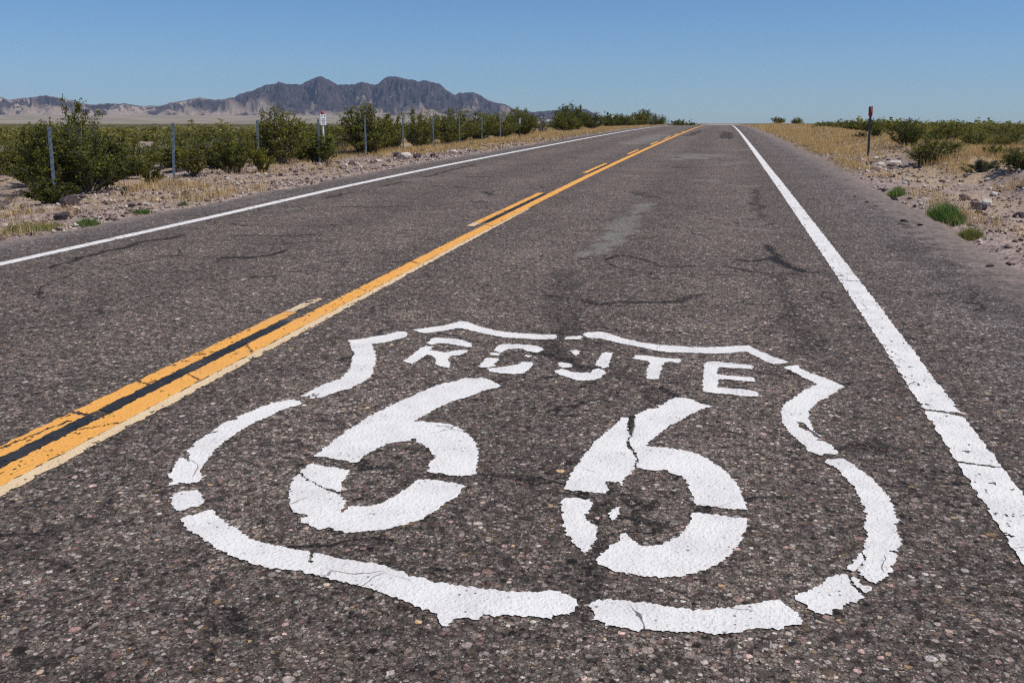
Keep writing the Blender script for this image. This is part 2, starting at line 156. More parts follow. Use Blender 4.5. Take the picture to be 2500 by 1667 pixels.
STAINS=[([(-0.939,7.829),(-0.858,8.075),(-0.742,8.02),(-0.607,7.857),(-0.524,7.693),(-0.424,7.574),(-0.3,7.599),(-0.165,7.625),(-0.009,7.656)],0.03,-1.62),([(0.19,7.978),(0.295,7.999),(0.413,8.096),(0.485,8.147),(0.543,7.94),(0.615,7.68),(0.671,7.56)],0.05,-1.8),([(0.671,7.56),(0.813,7.494),(0.916,7.483)],0.02,-1.08),([(0.063,7.705),(0.227,7.504),(0.333,7.429),(0.449,7.421),(0.597,7.419)],0.04,-1.26),([(0.473,8.923),(0.507,8.585),(0.487,8.185)],0.06,-1.08),([(-1.16,6.209),(-0.972,6.15),(-0.862,6.055),(-0.758,5.985),(-0.637,6.078),(-0.453,6.115),(-0.304,6.1),(-0.217,6.209),(-0.149,6.414),(-0.093,6.475)],0.06,-0.81),([(-1.136,7.232),(-1.059,6.432),(-0.927,5.755),
(-0.856,5.374),(-0.777,5.142),(-0.736,5.084)],0.16,-0.28),([(-0.936,5.589),(-0.837,5.19),(-0.823,4.76),(-0.863,4.665)],0.12,-0.42),([(-0.871,4.706),(-0.809,4.676),(-0.744,4.626),(-0.642,4.504),(-0.587,4.496)],0.09,-0.7),([(-0.465,4.426),(-0.366,4.265),(-0.287,4.146),(-0.228,3.999),(-0.19,3.977)],0.085,-0.45),([(-0.217,4.194),(-0.164,4.107),(-0.139,4.08)],0.03,-1.4400000000000002),([(-0.326,3.774),(-0.309,3.578),(-0.302,3.422)],0.03,-1.26),([(-0.318,2.694),(-0.323,2.604),(-0.308,2.537),(-0.313,2.436),(-0.31,2.374),(-0.319,2.312),(-0.304,2.23),(-0.299,2.177),(-0.313,2.123)],0.085,-0.5),([(-0.321,2.995),(-0.321,2.796),(-0.3,2.683),(-0.307,2.607)],0.085,-0.35),([(-4.242,7.268),(-4.047,7.306),(-3.882,7.456),(-3.881,7.785)],0.05,-1.4400000000000002),([(-4.242,7.268),(-4.054,7.32)],0.06,-1.4400000000000002),([(-3.288,7.231),(-2.98,7.256),(-2.595,7.405)],0.03,-0.9),([(-4.922,11.343),(-4.357,11.395),(-3.974,11.568)],0.05,-1.26),([(-4.896,8.585),(-4.274,8.652),(-4.085,8.847)],0.04,-0.9),([(-3.579,6.442),(-3.392,6.54)],0.05,-0.9),([(-5.436,6.544),(-5.441,6.768),(-5.525,7.04),(-5.482,7.2),(-5.52,7.403),(-5.475,7.577),(-5.573,8.029),(-5.426,8.182),(-5.431,8.509)],0.05,-1.35),([(-4.863,7.271),(-4.681,7.307)],0.05,-1.08),([(-5.532,12.425),(-5.555,12.966),(-5.466,13.271)],0.07,-1.08),([(-5.452,14.383),(-5.389,15.302),(-5.19,15.241)],0.07,-0.9900000000000001),([(-5.356,16.449),(-5.413,17.769),(-5.433,20.164)],0.08,-0.9900000000000001),([(-4.638,14.61),(-4.214,14.513),(-3.739,14.186)],0.07,-0.9),([(-4.733,16.668),(-4.134,16.658)],0.07,-0.9),([(-3.569,13.753),(-3.275,13.3)],0.08,-0.9),([(-4.283,20.359),(-4.064,21.11)],0.1,-0.5),([(-3.881,23.653),(-3.729,24.156)],0.12,-0.5),([(-3.871,29.47),(-3.606,29.155)],0.15,-0.5),([(0.522,14.83),(0.474,11.584),(0.502,11.02)],0.1,-0.5),([(0.443,7.297),(0.46,6.844),(0.518,6.268),(0.495,5.474)],0.1,-0.4),([(0.495,5.943),(0.496,5.599),(0.5,5.34),(0.506,4.993)],0.1,-0.35),([(0.471,3.541),(0.556,3.605),(0.594,3.602),(0.666,3.571)],0.08,-0.63),([(1.735,9.105),(1.766,8.114),(1.813,7.149),(1.849,6.393),(1.883,6.139)],0.28,-0.22),([(1.655,6.874),(1.807,6.417),(1.881,6.124)],0.25,-0.2),([(-1.412,1.652),(-1.392,1.648)],0.09,-0.6),([(-1.564,1.594),(-1.532,1.66)],0.12,-0.4),([(-2.023,2.194),(-1.986,2.311)],0.1,-0.3),([(-1.236,2.017),(-1.157,1.929),(-1.131,1.91)],0.06,-0.7200000000000001),([(-3.188,3.418),(-3.089,3.569),(-3.019,3.675)],0.12,-0.25),([(-1.203,14.054),(-0.973,13.233)],0.25,-0.5),([(-1.114,7.946),(-1.025,8.632),(-1.035,9.412)],0.16,0.8),([(-1.035,9.412),(-1.02,10.094),(-1.008,11.461),(-0.97,12.469)],0.18,0.65),([(-1.113,23.601),(-0.868,24.363),(-0.582,25.578)],0.8,0.95),([(-1.113,25.089),(-0.565,26.424)],0.6,0.6),([(0.376,30.026),(0.537,29.503)],0.5,0.9),([(-1.405,16.614),(-1.087,16.637)],0.12,0.8),([(-0.402,16.468),(-0.163,16.354)],0.35,0.5),([(0.094,15.668),(0.489,15.464)],0.2,0.6),([(-0.302,10.23),(-0.094,10.33)],0.12,0.4),([(0.056,10.179),(0.258,10.044),(0.513,9.98)],0.12,0.45),([(0.164,21.325),(0.571,21.964)],0.8,0.35),([(-3.272,34.655),(-3.261,40.517),(-3.037,48.974)],0.9,0.6),([(-5.473,15.684),(-5.381,15.905),(-5.288,16.133)],0.16,1.0),([(-5.813,7.74),(-5.71,7.94)],0.15,0.25),([(-5.64,10.795),(-5.341,11.181)],0.25,0.35),([(-1.662,47.171),(-1.532,56.388),(-1.314,62.915)],0.35,-0.9),([(0.028,59.591),(0.017,42.388)],0.3,-0.9),([(0.335,56.602),(0.3,41.702)],0.3,-0.9),([(-0.948,20.264),(-0.657,20.0)],0.3,-0.4)]
# ---------------------------------------------------------------- materials
class NT:
    def __init__(self, name):
        self.m = bpy.data.materials.new(name); self.m.use_nodes = True
        self.t = self.m.node_tree; self.t.nodes.clear()
        self.out = self.t.nodes.new("ShaderNodeOutputMaterial")
    def n(self, typ, **kw):
        nd = self.t.nodes.new(typ)
        ins = kw.pop('ins', {})
        for k, v in kw.items(): setattr(nd, k, v)
        for k, v in ins.items():
            if hasattr(v, 'bl_rna') and isinstance(v, bpy.types.NodeSocket): self.t.links.new(v, nd.inputs[k])
            else: nd.inputs[k].default_value = v
        return nd
    def l(self, a, b): self.t.links.new(a, b)
    def math(self, op, a, b=None, c=None, clamp=False):
        nd = self.t.nodes.new("ShaderNodeMath"); nd.operation = op; nd.use_clamp = clamp
        for i, v in enumerate((a, b, c)):
            if v is None: continue
            if isinstance(v, bpy.types.NodeSocket): self.t.links.new(v, nd.inputs[i])
            else: nd.inputs[i].default_value = v
        return nd.outputs[0]
    def mix(self, f, a, b, mode='MIX'):
        nd = self.t.nodes.new("ShaderNodeMix"); nd.data_type = 'RGBA'; nd.blend_type = mode
        for idx, v in ((0, f), (6, a), (7, b)):
            if isinstance(v, bpy.types.NodeSocket): self.t.links.new(v, nd.inputs[idx])
            else:
                if idx and len(v) == 3: v = (*v, 1)
                nd.inputs[idx].default_value = v
        return nd.outputs[2]
    def ramp(self, f, stops, interp='LINEAR'):
        nd = self.t.nodes.new("ShaderNodeValToRGB"); cr = nd.color_ramp; cr.interpolation = interp
        while len(cr.elements) < len(stops): cr.elements.new(0.5)
        for e, (p, c) in zip(cr.elements, stops):
            e.position = p; e.color = (*c, 1) if len(c) == 3 else c
        self.t.links.new(f, nd.inputs[0]); return nd.outputs[0]
    def val(self, f, a, b, lo=0., hi=1.):
        nd = self.t.nodes.new("ShaderNodeMapRange"); nd.interpolation_type = 'SMOOTHSTEP'
        self.t.links.new(f, nd.inputs[0])
        for i, v in enumerate((a, b, lo, hi)): nd.inputs[i + 1].default_value = v
        return nd.outputs[0]
    def pos(self):
        return self.n("ShaderNodeNewGeometry").outputs['Position']
    def noise(self, vec, scale, detail=3, rough=.55, dist=0.):
        nd = self.n("ShaderNodeTexNoise", ins={'Scale': scale, 'Detail': detail, 'Roughness': rough, 'Distortion': dist})
        self.l(vec, nd.inputs['Vector']); return nd.outputs[0]
    def vor(self, vec, scale, feature='F1'):
        nd = self.n("ShaderNodeTexVoronoi", feature=feature, ins={'Scale': scale})
        self.l(vec, nd.inputs['Vector']); return nd
    def sep(self, c):
        nd = self.n("ShaderNodeSeparateColor"); self.l(c, nd.inputs[0]); return nd.outputs
    def attr(self, name):
        return self.n("ShaderNodeAttribute", attribute_name=name).outputs['Fac']
    def bsdf(self, color, rough=.9, bump=None, dist=.01, strength=1., spec=.25):
        b = self.n("ShaderNodeBsdfPrincipled")
        b.inputs['Roughness'].default_value = rough if not isinstance(rough, bpy.types.NodeSocket) else .5
        b.inputs['Specular IOR Level'].default_value = spec
        if isinstance(color, bpy.types.NodeSocket): self.l(color, b.inputs['Base Color'])
        else: b.inputs['Base Color'].default_value = (*color, 1)
        if bump is not None:
            bn = self.n("ShaderNodeBump", ins={'Strength': strength, 'Distance': dist})
            self.l(bump, bn.inputs['Height']); self.l(bn.outputs[0], b.inputs['Normal'])
        self.l(b.outputs[0], self.out.inputs[0])
        return b

def flat_xy(N):
    p = N.pos(); s = N.n("ShaderNodeSeparateXYZ"); N.l(p, s.inputs[0])
    c = N.n("ShaderNodeCombineXYZ"); N.l(s.outputs[0], c.inputs[0]); N.l(s.outputs[1], c.inputs[1])
    return c.outputs[0], s.outputs

def warp(N, xy, scale, amt):
    nd = N.n("ShaderNodeTexNoise", ins={'Scale': scale, 'Detail': 2.}); N.l(xy, nd.inputs['Vector'])
    sub = N.n("ShaderNodeVectorMath", operation='SUBTRACT'); N.l(nd.outputs['Color'], sub.inputs[0]); sub.inputs[1].default_value = (.5, .5, .5)
    sc = N.n("ShaderNodeVectorMath", operation='SCALE'); N.l(sub.outputs[0], sc.inputs[0]); sc.inputs['Scale'].default_value = amt
    ad = N.n("ShaderNodeVectorMath", operation='ADD'); N.l(xy, ad.inputs[0]); N.l(sc.outputs[0], ad.inputs[1])
    return ad.outputs[0]

def asphalt_color(N, xy):
    """stones of many colours and sizes set in a dark, pitted binder"""
    wxy = warp(N, xy, 90., .010)
    grit = N.noise(xy, 190., 5., .78)
    cl = N.noise(xy, 30., 4., .7)
    base = N.ramp(grit, [(.28, (.010, .009, .008)), (.42, (.060, .050, .044)), (.54, (.150, .127, .113)), (.70, (.30, .26, .235))])
    tones = [(0, (.022, .019, .017)), (.20, (.085, .070, .062)), (.5, (.205, .173, .152)), (.78, (.31, .268, .238)), (.93, (.47, .415, .372)), (1, (.74, .67, .61))]
    hues = [(0, (1.0, .95, .94)), (.5, (1.03, .98, .95)), (.66, (.95, 1.02, .98)), (.78, (.96, .98, 1.04)), (.87, (1.10, .84, .84)), (.95, (1.12, .98, .84)), (.985, (1.3, 1.0, .62))]
    h = N.math('MULTIPLY', grit, .9)
    for scale, thr, r0, r1, k in ((150., .22, .66, .46, .85), (84., .36, .64, .46, .9), (48., .62, .56, .40, .95), (27., .90, .48, .36, .95)):
        v = N.vor(wxy, scale); c = N.sep(v.outputs['Color'])
        size = N.math('ADD', v.outputs['Distance'], N.math('MULTIPLY', N.math('SUBTRACT', grit, .5), .35))
        mask = N.math('MULTIPLY', N.math('GREATER_THAN', c[1], thr), N.val(size, r0, r1))
        col = N.ramp(c[0], tones)
        col = N.mix(1., col, N.ramp(c[2], hues, 'CONSTANT'), 'MULTIPLY')
        rim = N.math('MULTIPLY', N.math('GREATER_THAN', c[1], thr), N.val(size, r0 + .16, r0 - .02))
        base = N.mix(N.math('MULTIPLY', rim, .45), base, (.012, .011, .010))
        base = N.mix(N.math('MULTIPLY', mask, k), base, col)
        h = N.math('ADD', h, N.math('MULTIPLY', mask, N.math('ADD', N.math('MULTIPLY', c[0], .5), .25)))
    clv = N.val(cl, .32, .60, .50, 1.12)
    clc = N.n("ShaderNodeCombineColor"); [N.l(clv, clc.inputs[i]) for i in range(3)]
    base = N.mix(1., base, clc.outputs[0], 'MULTIPLY')
    return base, h

def mat_asphalt():
    N = NT("asphalt"); xy, s = flat_xy(N)
    base, h = asphalt_color(N, xy)
    n1 = N.noise(xy, .7, 4., .6); n2 = N.noise(xy, 4.5, 4., .6); n3 = N.noise(xy, 17., 3., .6)
    blot = N.math('ADD', N.math('ADD', N.val(n1, .3, .7, .0, .20), N.val(n2, .28, .72, -.10, .26)), N.val(n3, .3, .7, .52, 1.10))
    bc = N.n("ShaderNodeCombineColor"); [N.l(blot, bc.inputs[i]) for i in range(3)]
    base = N.mix(1., base, bc.outputs[0], 'MULTIPLY')
    x = s[0]; y = s[1]
    # bluer, darker shoulder outside the white lines, dust towards the pavement edges
    wob = N.math('MULTIPLY', N.math('SUBTRACT', n2, .5), 1.0)
    xr = N.math('ADD', x, wob)
    shoulder = N.math('MAXIMUM', N.val(xr, 1.15, 1.75), N.val(xr, -6.0, -6.3))
    base = N.mix(N.math('MULTIPLY', shoulder, .75), base, N.mix(1., base, (.88, .93, 1.02), 'MULTIPLY'))
    dust = N.math('MAXIMUM', N.val(xr, 1.75, 2.35), N.val(xr, -6.55, -6.95))
    dust = N.math('MULTIPLY', dust, N.val(n3, .25, .6, .35, 1.))
    dcol = N.mix(n3, (.21, .17, .155), (.40, .325, .29))
    base = N.mix(N.math('MULTIPLY', dust, .85), base, dcol)
    # wheel paths polished a little paler than the lane centres
    wp = N.math('SINE', N.math('MULTIPLY_ADD', x, 3.75, 1.35))
    wv = N.val(N.math('MULTIPLY', wp, N.val(n1, .3, .7, .4, 1.)), -1., 1., .88, 1.10)
    wc = N.n("ShaderNodeCombineColor"); [N.l(wv, wc.inputs[i]) for i in range(3)]
    base = N.mix(1., base, wc.outputs[0], 'MULTIPLY')
    st = N.attr("stain")
    dk = N.math('MULTIPLY', N.math('MAXIMUM', N.math('MULTIPLY', st, -1.), 0.), N.math('MULTIPLY', N.val(n3, .15, .6, .5, 1.2), N.val(N.noise(xy, 55., 4., .75), .40, .58, .12, 1.35)))
    # hairline cracks wandering over both lanes, mostly across the road
    an = N.n("ShaderNodeMapping", ins={'Scale': (.55, 1.15, 1.)}); N.l(warp(N, warp(N, xy, 1.1, .5), 7., .12), an.inputs['Vector'])
    ed = N.vor(an.outputs[0], .95, 'DISTANCE_TO_EDGE').outputs['Distance']
    wdt = N.val(n2, .35, .7, .002, .013)
    ck = N.math('MULTIPLY', N.math('LESS_THAN', ed, wdt), N.val(N.noise(xy, 1.3, 3.), .46, .58, 0., .85))
    ck = N.math('MULTIPLY', ck, N.val(N.noise(xy, 48., 3., .7), .36, .52, .15, 1.))
    dk = N.math('MAXIMUM', dk, ck)
    pl = N.math('MULTIPLY', N.math('MAXIMUM', st, 0.), N.val(n3, .3, .62, .25, 1.))
    base = N.mix(N.math('MULTIPLY', dk, 1.15, clamp=True), base, N.mix(.12, (.010, .009, .009), base))
    base = N.mix(N.math('MULTIPLY', pl, .95, clamp=True), base, N.mix(.22, (.30, .305, .275), base))
    base = N.mix(1., base, (1.03, 1.0, .945), 'MULTIPLY')
    hh = N.math('SUBTRACT', h, N.math('MULTIPLY', dk, 1.2))
    N.bsdf(base, .85, hh, .006, .75, .18)
    return N.m

def mat_paint(name, col, dirt, wear=.0, cracks=True):
    N = NT(name); xy, s = flat_xy(N)
    asp, h = asphalt_color(N, xy)
    n1 = N.noise(xy, 6., 4., .6); n2 = N.noise(xy, 60., 3., .6); n3 = N.noise(xy, 230., 2.)
    c = N.mix(N.val(n1, .35, .75), col, dirt)
    c = N.mix(N.val(n2, .45, .8, 0, .6), c, dirt)
    c = N.mix(N.val(N.noise(xy, 1.6, 5., .65), .48, .75, 0, .30), c, N.mix(.5, dirt, (.33, .30, .28)))
    v = N.vor(xy, 75.); vs = N.sep(v.outputs['Color'])
    chip = N.math('MULTIPLY', N.math('GREATER_THAN', vs[0], .90 - wear), N.val(v.outputs['Distance'], .42, .25))
    chip = N.math('MULTIPLY', chip, N.val(n1, .42, .62))
    if cracks:
        wx = warp(N, xy, 9., .10)
        e = N.vor(wx, 1.7, 'DISTANCE_TO_EDGE').outputs['Distance']
        ck = N.math('MULTIPLY', N.val(e, .0045, .0015), N.val(N.noise(xy, 3.3, 2.), .54, .62))
        chip = N.math('MAXIMUM', chip, ck)
    dim = N.vor(warp(N, xy, 60., .012), 62.); dm = N.val(dim.outputs['Distance'], .55, .15, .0, 1.)
    c = N.mix(N.math('MULTIPLY', N.val(n3, .46, .70), .30), c, N.mix(.5, c, asp))
    c = N.mix(N.math('MULTIPLY', chip, .85), c, asp)
    hh = N.math('ADD', N.math('MULTIPLY', h, .30), N.math('ADD', N.math('MULTIPLY', n3, .30), N.math('MULTIPLY', dm, .55)))
    hh = N.math('SUBTRACT', hh, N.math('MULTIPLY', chip, .6))
    N.bsdf(c, .75, hh, .006, .62, .2)
    return N.m

def mat_ground():
    N = NT("desert_soil"); xy, s = flat_xy(N)
    n1 = N.noise(xy, .35, 4.); n2 = N.noise(xy, 2.2, 5., .62); n3 = N.noise(xy, 14., 4., .65)
    v = N.vor(warp(N, xy, 12., .05), 26.); vs = N.sep(v.outputs['Color'])
    v2 = N.vor(xy, 75.); v2s = N.sep(v2.outputs['Color'])
    c = N.ramp(n2, [(.25, (.20, .15, .125)), (.5, (.34, .262, .222)), (.75, (.46, .37, .32))])
    c = N.mix(N.val(n1, .4, .7, 0, .6), c, (.33, .25, .235))
    st = N.ramp(vs[0], [(0, (.06, .05, .045)), (.25, (.17, .13, .115)), (.7, (.36, .30, .26)), (1, (.6, .54, .48))])
    c = N.mix(N.math('MULTIPLY', N.math('GREATER_THAN', vs[1], .55), .65), c, st)
    st2 = N.ramp(v2s[0], [(0, (.45, .42, .4)), (.5, (1, 1, 1)), (1, (1.5, 1.45, 1.4))])
    c = N.mix(.8, c, st2, 'MULTIPLY')
    gr = N.attr("straw")
    c = N.mix(N.math('MULTIPLY', gr, N.val(n3, .3, .6, .35, .9)), c, N.mix(n3, (.36, .255, .12), (.50, .375, .195)))
    sc = N.attr("scrub")
    c = N.mix(N.math('MULTIPLY', sc, .9), c, N.mix(N.val(N.noise(xy, .05, 5., .7), .42, .58), (.055, .062, .022), (.13, .12, .06)))
    fan = N.attr("fan")
    c = N.mix(fan, c, N.mix(N.val(N.noise(xy, .004, 6., .7), .4, .6), (.30, .24, .185), (.21, .185, .125)))
    h = N.math('ADD', n3, N.math('MULTIPLY', vs[2], .5))
    N.bsdf(c, .95, h, .03, .8, .1)
    return N.m

def mat_mountain():
    N = NT("mountain_rock"); p = N.pos()
    n1 = N.noise(p, .012, 6., .68); n2 = N.noise(p, .0035, 5., .6); n3 = N.noise(p, .05, 4., .7)
    c = N.ramp(n1, [(.30, (.020, .016, .020)), (.5, (.064, .048, .054)), (.70, (.13, .098, .100))])
    c = N.mix(N.val(n2, .55, .72, 0, .5), c, (.10, .064, .058))
    c = N.mix(N.val(n3, .36, .66, 0, .75), c, (.020, .017, .020))
    n4 = N.noise(p, .022, 5., .75); c = N.mix(N.val(n4, .56, .72, 0, .55), c, (.17, .13, .125))
    pale = N.attr("pale")
    c = N.mix(pale, c, N.mix(n1, (.27, .20, .155), (.42, .34, .27)))
    fan = N.attr("fan")
    c = N.mix(fan, c, N.mix(N.val(N.noise(p, .006, 6., .7), .4, .6), (.33, .265, .205), (.20, .18, .125)))
    N.bsdf(c, 1., n3, 6., .5, .0)
    return N.m

def mat_leaf(name, dark, midc, light, trans=.25, tint=(1.1, 1.2, .6), patch=0.):
    N = NT(name)
    g = N.n("ShaderNodeNewGeometry"); oi = N.n("ShaderNodeObjectInfo")
    r = N.math('ADD', N.math('MULTIPLY', g.outputs['Random Per Island'], .62), N.math('MULTIPLY', oi.outputs['Random'], .38))
    if patch:                                     # whole plants differ: some dusty and pale, some deep green
        pn = N.noise(flat_xy(N)[0], patch, 2., .5)
        r = N.math('ADD', N.math('MULTIPLY', r, .6), N.val(pn, .34, .66, -.05, .48))
    c = N.ramp(r, [(.05, dark), (.5, midc), (.95, light)])
    d = N.n("ShaderNodeBsdfPrincipled", ins={'Roughness': .65, 'Specular IOR Level': .10}); N.l(c, d.inputs['Base Color'])
    t = N.n("ShaderNodeBsdfTranslucent"); N.l(N.mix(1., c, tint, 'MULTIPLY'), t.inputs['Color'])
    m = N.n("ShaderNodeMixShader", ins={0: trans}); N.l(d.outputs[0], m.inputs[1]); N.l(t.outputs[0], m.inputs[2])
    N.l(m.outputs[0], N.out.inputs[0]); return N.m

def mat_simple(name, a, b, scale=8., rough=.8, spec=.25, metal=0., bump=None):
    N = NT(name); tc = N.n("ShaderNodeTexCoord").outputs['Object']
    n = N.noise(tc, scale, 4., .62)
    bs = N.bsdf(N.mix(N.val(n, .35, .65), a, b), rough, n if bump else None, bump or .01, .7, spec)
    bs.inputs['Metallic'].default_value = metal
    return N.m

M = {}
M['asphalt'] = mat_asphalt()
M['white'] = mat_paint("white_road_paint", (.83, .81, .765), (.70, .68, .65))
M['yellow'] = mat_paint("yellow_road_paint", (.87, .43, .10), (.82, .385, .075))
M['cream'] = mat_paint("faded_yellow_paint", (.78, .60, .38), (.70, .52, .30), .03)
M['black'] = mat_paint("black_road_paint", (.018, .022, .028), (.03, .032, .036), .02, False)
M['ground'] = mat_ground()
M['mountain'] = mat_mountain()
M['leaf'] = mat_leaf("creosote_leaves", (.040, .052, .008), (.13, .138, .024), (.30, .265, .06))
M['leaf_plain'] = mat_leaf("olive_plain_leaves", (.045, .055, .010), (.16, .158, .034), (.40, .34, .12), patch=.55)
M['leaf_yellow'] = mat_leaf("yellowing_leaves", (.05, .055, .012), (.12, .115, .025), (.21, .18, .05))
M['leaf_grey'] = mat_leaf("grey_green_leaves", (.05, .06, .035), (.10, .11, .065), (.17, .17, .11))
M['stem'] = mat_simple("shrub_stems", (.10, .085, .07), (.22, .19, .16), 6.)
M['straw'] = mat_leaf("dry_grass_blades", (.38, .255, .10), (.58, .41, .185), (.74, .58, .32), .25, (1, .95, .85))
M['grass'] = mat_leaf("green_grass_blades", (.07, .13, .03), (.14, .22, .06), (.30, .33, .14), .3, (1., 1.1, .7))
M['weed'] = mat_leaf("yellow_green_weeds", (.16, .17, .05), (.28, .27, .09), (.45, .38, .16), .3, (1., 1., .7))
M['rock_pale'] = mat_simple("pale_rock", (.50, .43, .36), (.66, .60, .53), 9., .9, .1, 0., .02)
M['rock_brown'] = mat_simple("brown_rock", (.15, .10, .085), (.27, .20, .17), 9., .9, .1, 0., .02)
M['rock_dark'] = mat_simple("dark_rock", (.045, .034, .038), (.11, .085, .088), 9., .9, .1, 0., .02)
M['rubble'] = mat_simple("broken_asphalt", (.012, .012, .013), (.06, .055, .055), 30., .9, .1, 0., .01)
M['steel'] = mat_simple("galvanised_steel", (.13, .18, .215), (.22, .28, .32), 14., .55, .4, .25)
M['darksteel'] = mat_simple("weathered_steel_post", (.06, .065, .08), (.12, .12, .13), 20., .6, .3, .2)
M['wire'] = mat_simple("fence_wire", (.10, .095, .09), (.2, .18, .17), 30., .5, .4, .5)
M['red'] = mat_simple("red_marker_paint", (.30, .022, .018), (.42, .05, .035), 18., .5)
M['redcap'] = mat_simple("red_cap_plastic", (.50, .03, .025), (.60, .06, .05), 18., .5)
M['tan'] = mat_simple("peeled_tan_patch", (.60, .45, .28), (.75, .62, .42), 40., .7)
M['signwhite'] = mat_simple("white_sign_plastic", (.74, .75, .75), (.82, .83, .83), 6., .5)
M['signblack'] = mat_simple("black_sign_print", (.02, .02, .025), (.04, .04, .045), 6., .5)
M['signgrey'] = mat_simple("grey_sign_print", (.22, .22, .24), (.30, .30, .32), 6., .5)
M['roof'] = mat_simple("pale_metal_roof", (.45, .45, .44), (.55, .55, .54), 2., .5)
M['glass'] = mat_simple("dark_window_glass", (.02, .025, .03), (.04, .045, .05), 2., .15, .5)
# ---------------------------------------------------------------- terrain (one sheet out to the horizon)
def build_ground():
    hd = YAW
    th_in = np.arange(-46, 46.001, .16)
    th_out = np.concatenate([np.arange(-180, -46, 3.), th_in, np.arange(46.5, 180.01, 3.)])
    th = np.radians(th_out) - hd                 # clockwise from +Y
    rr = np.concatenate([[.3, 1., 2., 3., 4., 5., 6.], np.exp(np.linspace(np.log(6.6), np.log(9000), 330))])
    R, T = np.meshgrid(rr, th, indexing='ij')
    x = R * np.sin(T); y = R * np.cos(T)
    z = terr_full(x, y)
    r = R
    v = np.stack([x, y, z], -1).reshape(-1, 3)
    me = mesh_np("ground", v, grid_faces(len(rr), len(th)), M['ground'], True)
    d = np.maximum(EL - x, x - ER)
    n = fbm(x * .6, y * .6, 21, 4)
    left = (x < -2)
    straw = np.where(left, sm(d, .0, .6) * (1 - sm(d, 6, 10)) * (.25 + .75 * sm(y, 18, 34)), sm(d, .5, .9) * (1 - sm(d, 7, 11)) * (.45 + .5 * sm(y, 16, 30)))
    straw = straw * sm(n, .38, .58)
    scrub = sm(r, 150, 420) * (1 - sm(r, 1600, 2600)) * sm(d, 12, 30)
    fan = sm(r, 1500, 2600)
    attr(me, "straw", straw); attr(me, "scrub", scrub); attr(me, "fan", fan)
    o = link("ground", me); kind(o, "structure")
build_ground()

# ---------------------------------------------------------------- mountains
def az_of(px):               # photograph column on the horizon -> angle clockwise from +Y
    return np.arctan((np.asarray(px, float) - 1250) / 2294.0) - YAW
SIL = [(-420,262),(-300,250),(-150,240),(-40,249),(0,247),(9,247),(32,252),(54,249),(87,246.8),(117,242.4),(152,246.8),(184,252.6),(208,259.8),(238,261),(264,258),(314,258.5),(355,263.5),(401,262),(418,256),(455,251),(493,244),(528,249.4),(560,245),(578,242),(588,235),(621,227.7),(640,219),(653,214.7),(675,211.5),(686,207),(701,211),(727,212),(742,212.5),(751,206),(766,200.6),(777,196),(786,193),(793,194),(801,198),(816,205),(829,212.5),(852,211),(870,211),(887,205.6),(900,208),(919,212),(930,207),(941,197),(952,193),(962,192),(973,193),(993,198),(1012,199),(1023,204),(1030,203),(1038,200),(1056,204),(1077,210),(1090,222),(1100,228),(1112,234),(1123,229),(1142,230),(1150,228.5),(1156,228.5),(1173,235),(1190,246),(1212,252.6),(1224,255),(1233,256),(1255,267),(1280,272),(1300,275),(1340,272),(1380,268),(1412,267),(1428,269),(1445,275),(1460,286),(1480,300),(1500,306),(1560,310)]
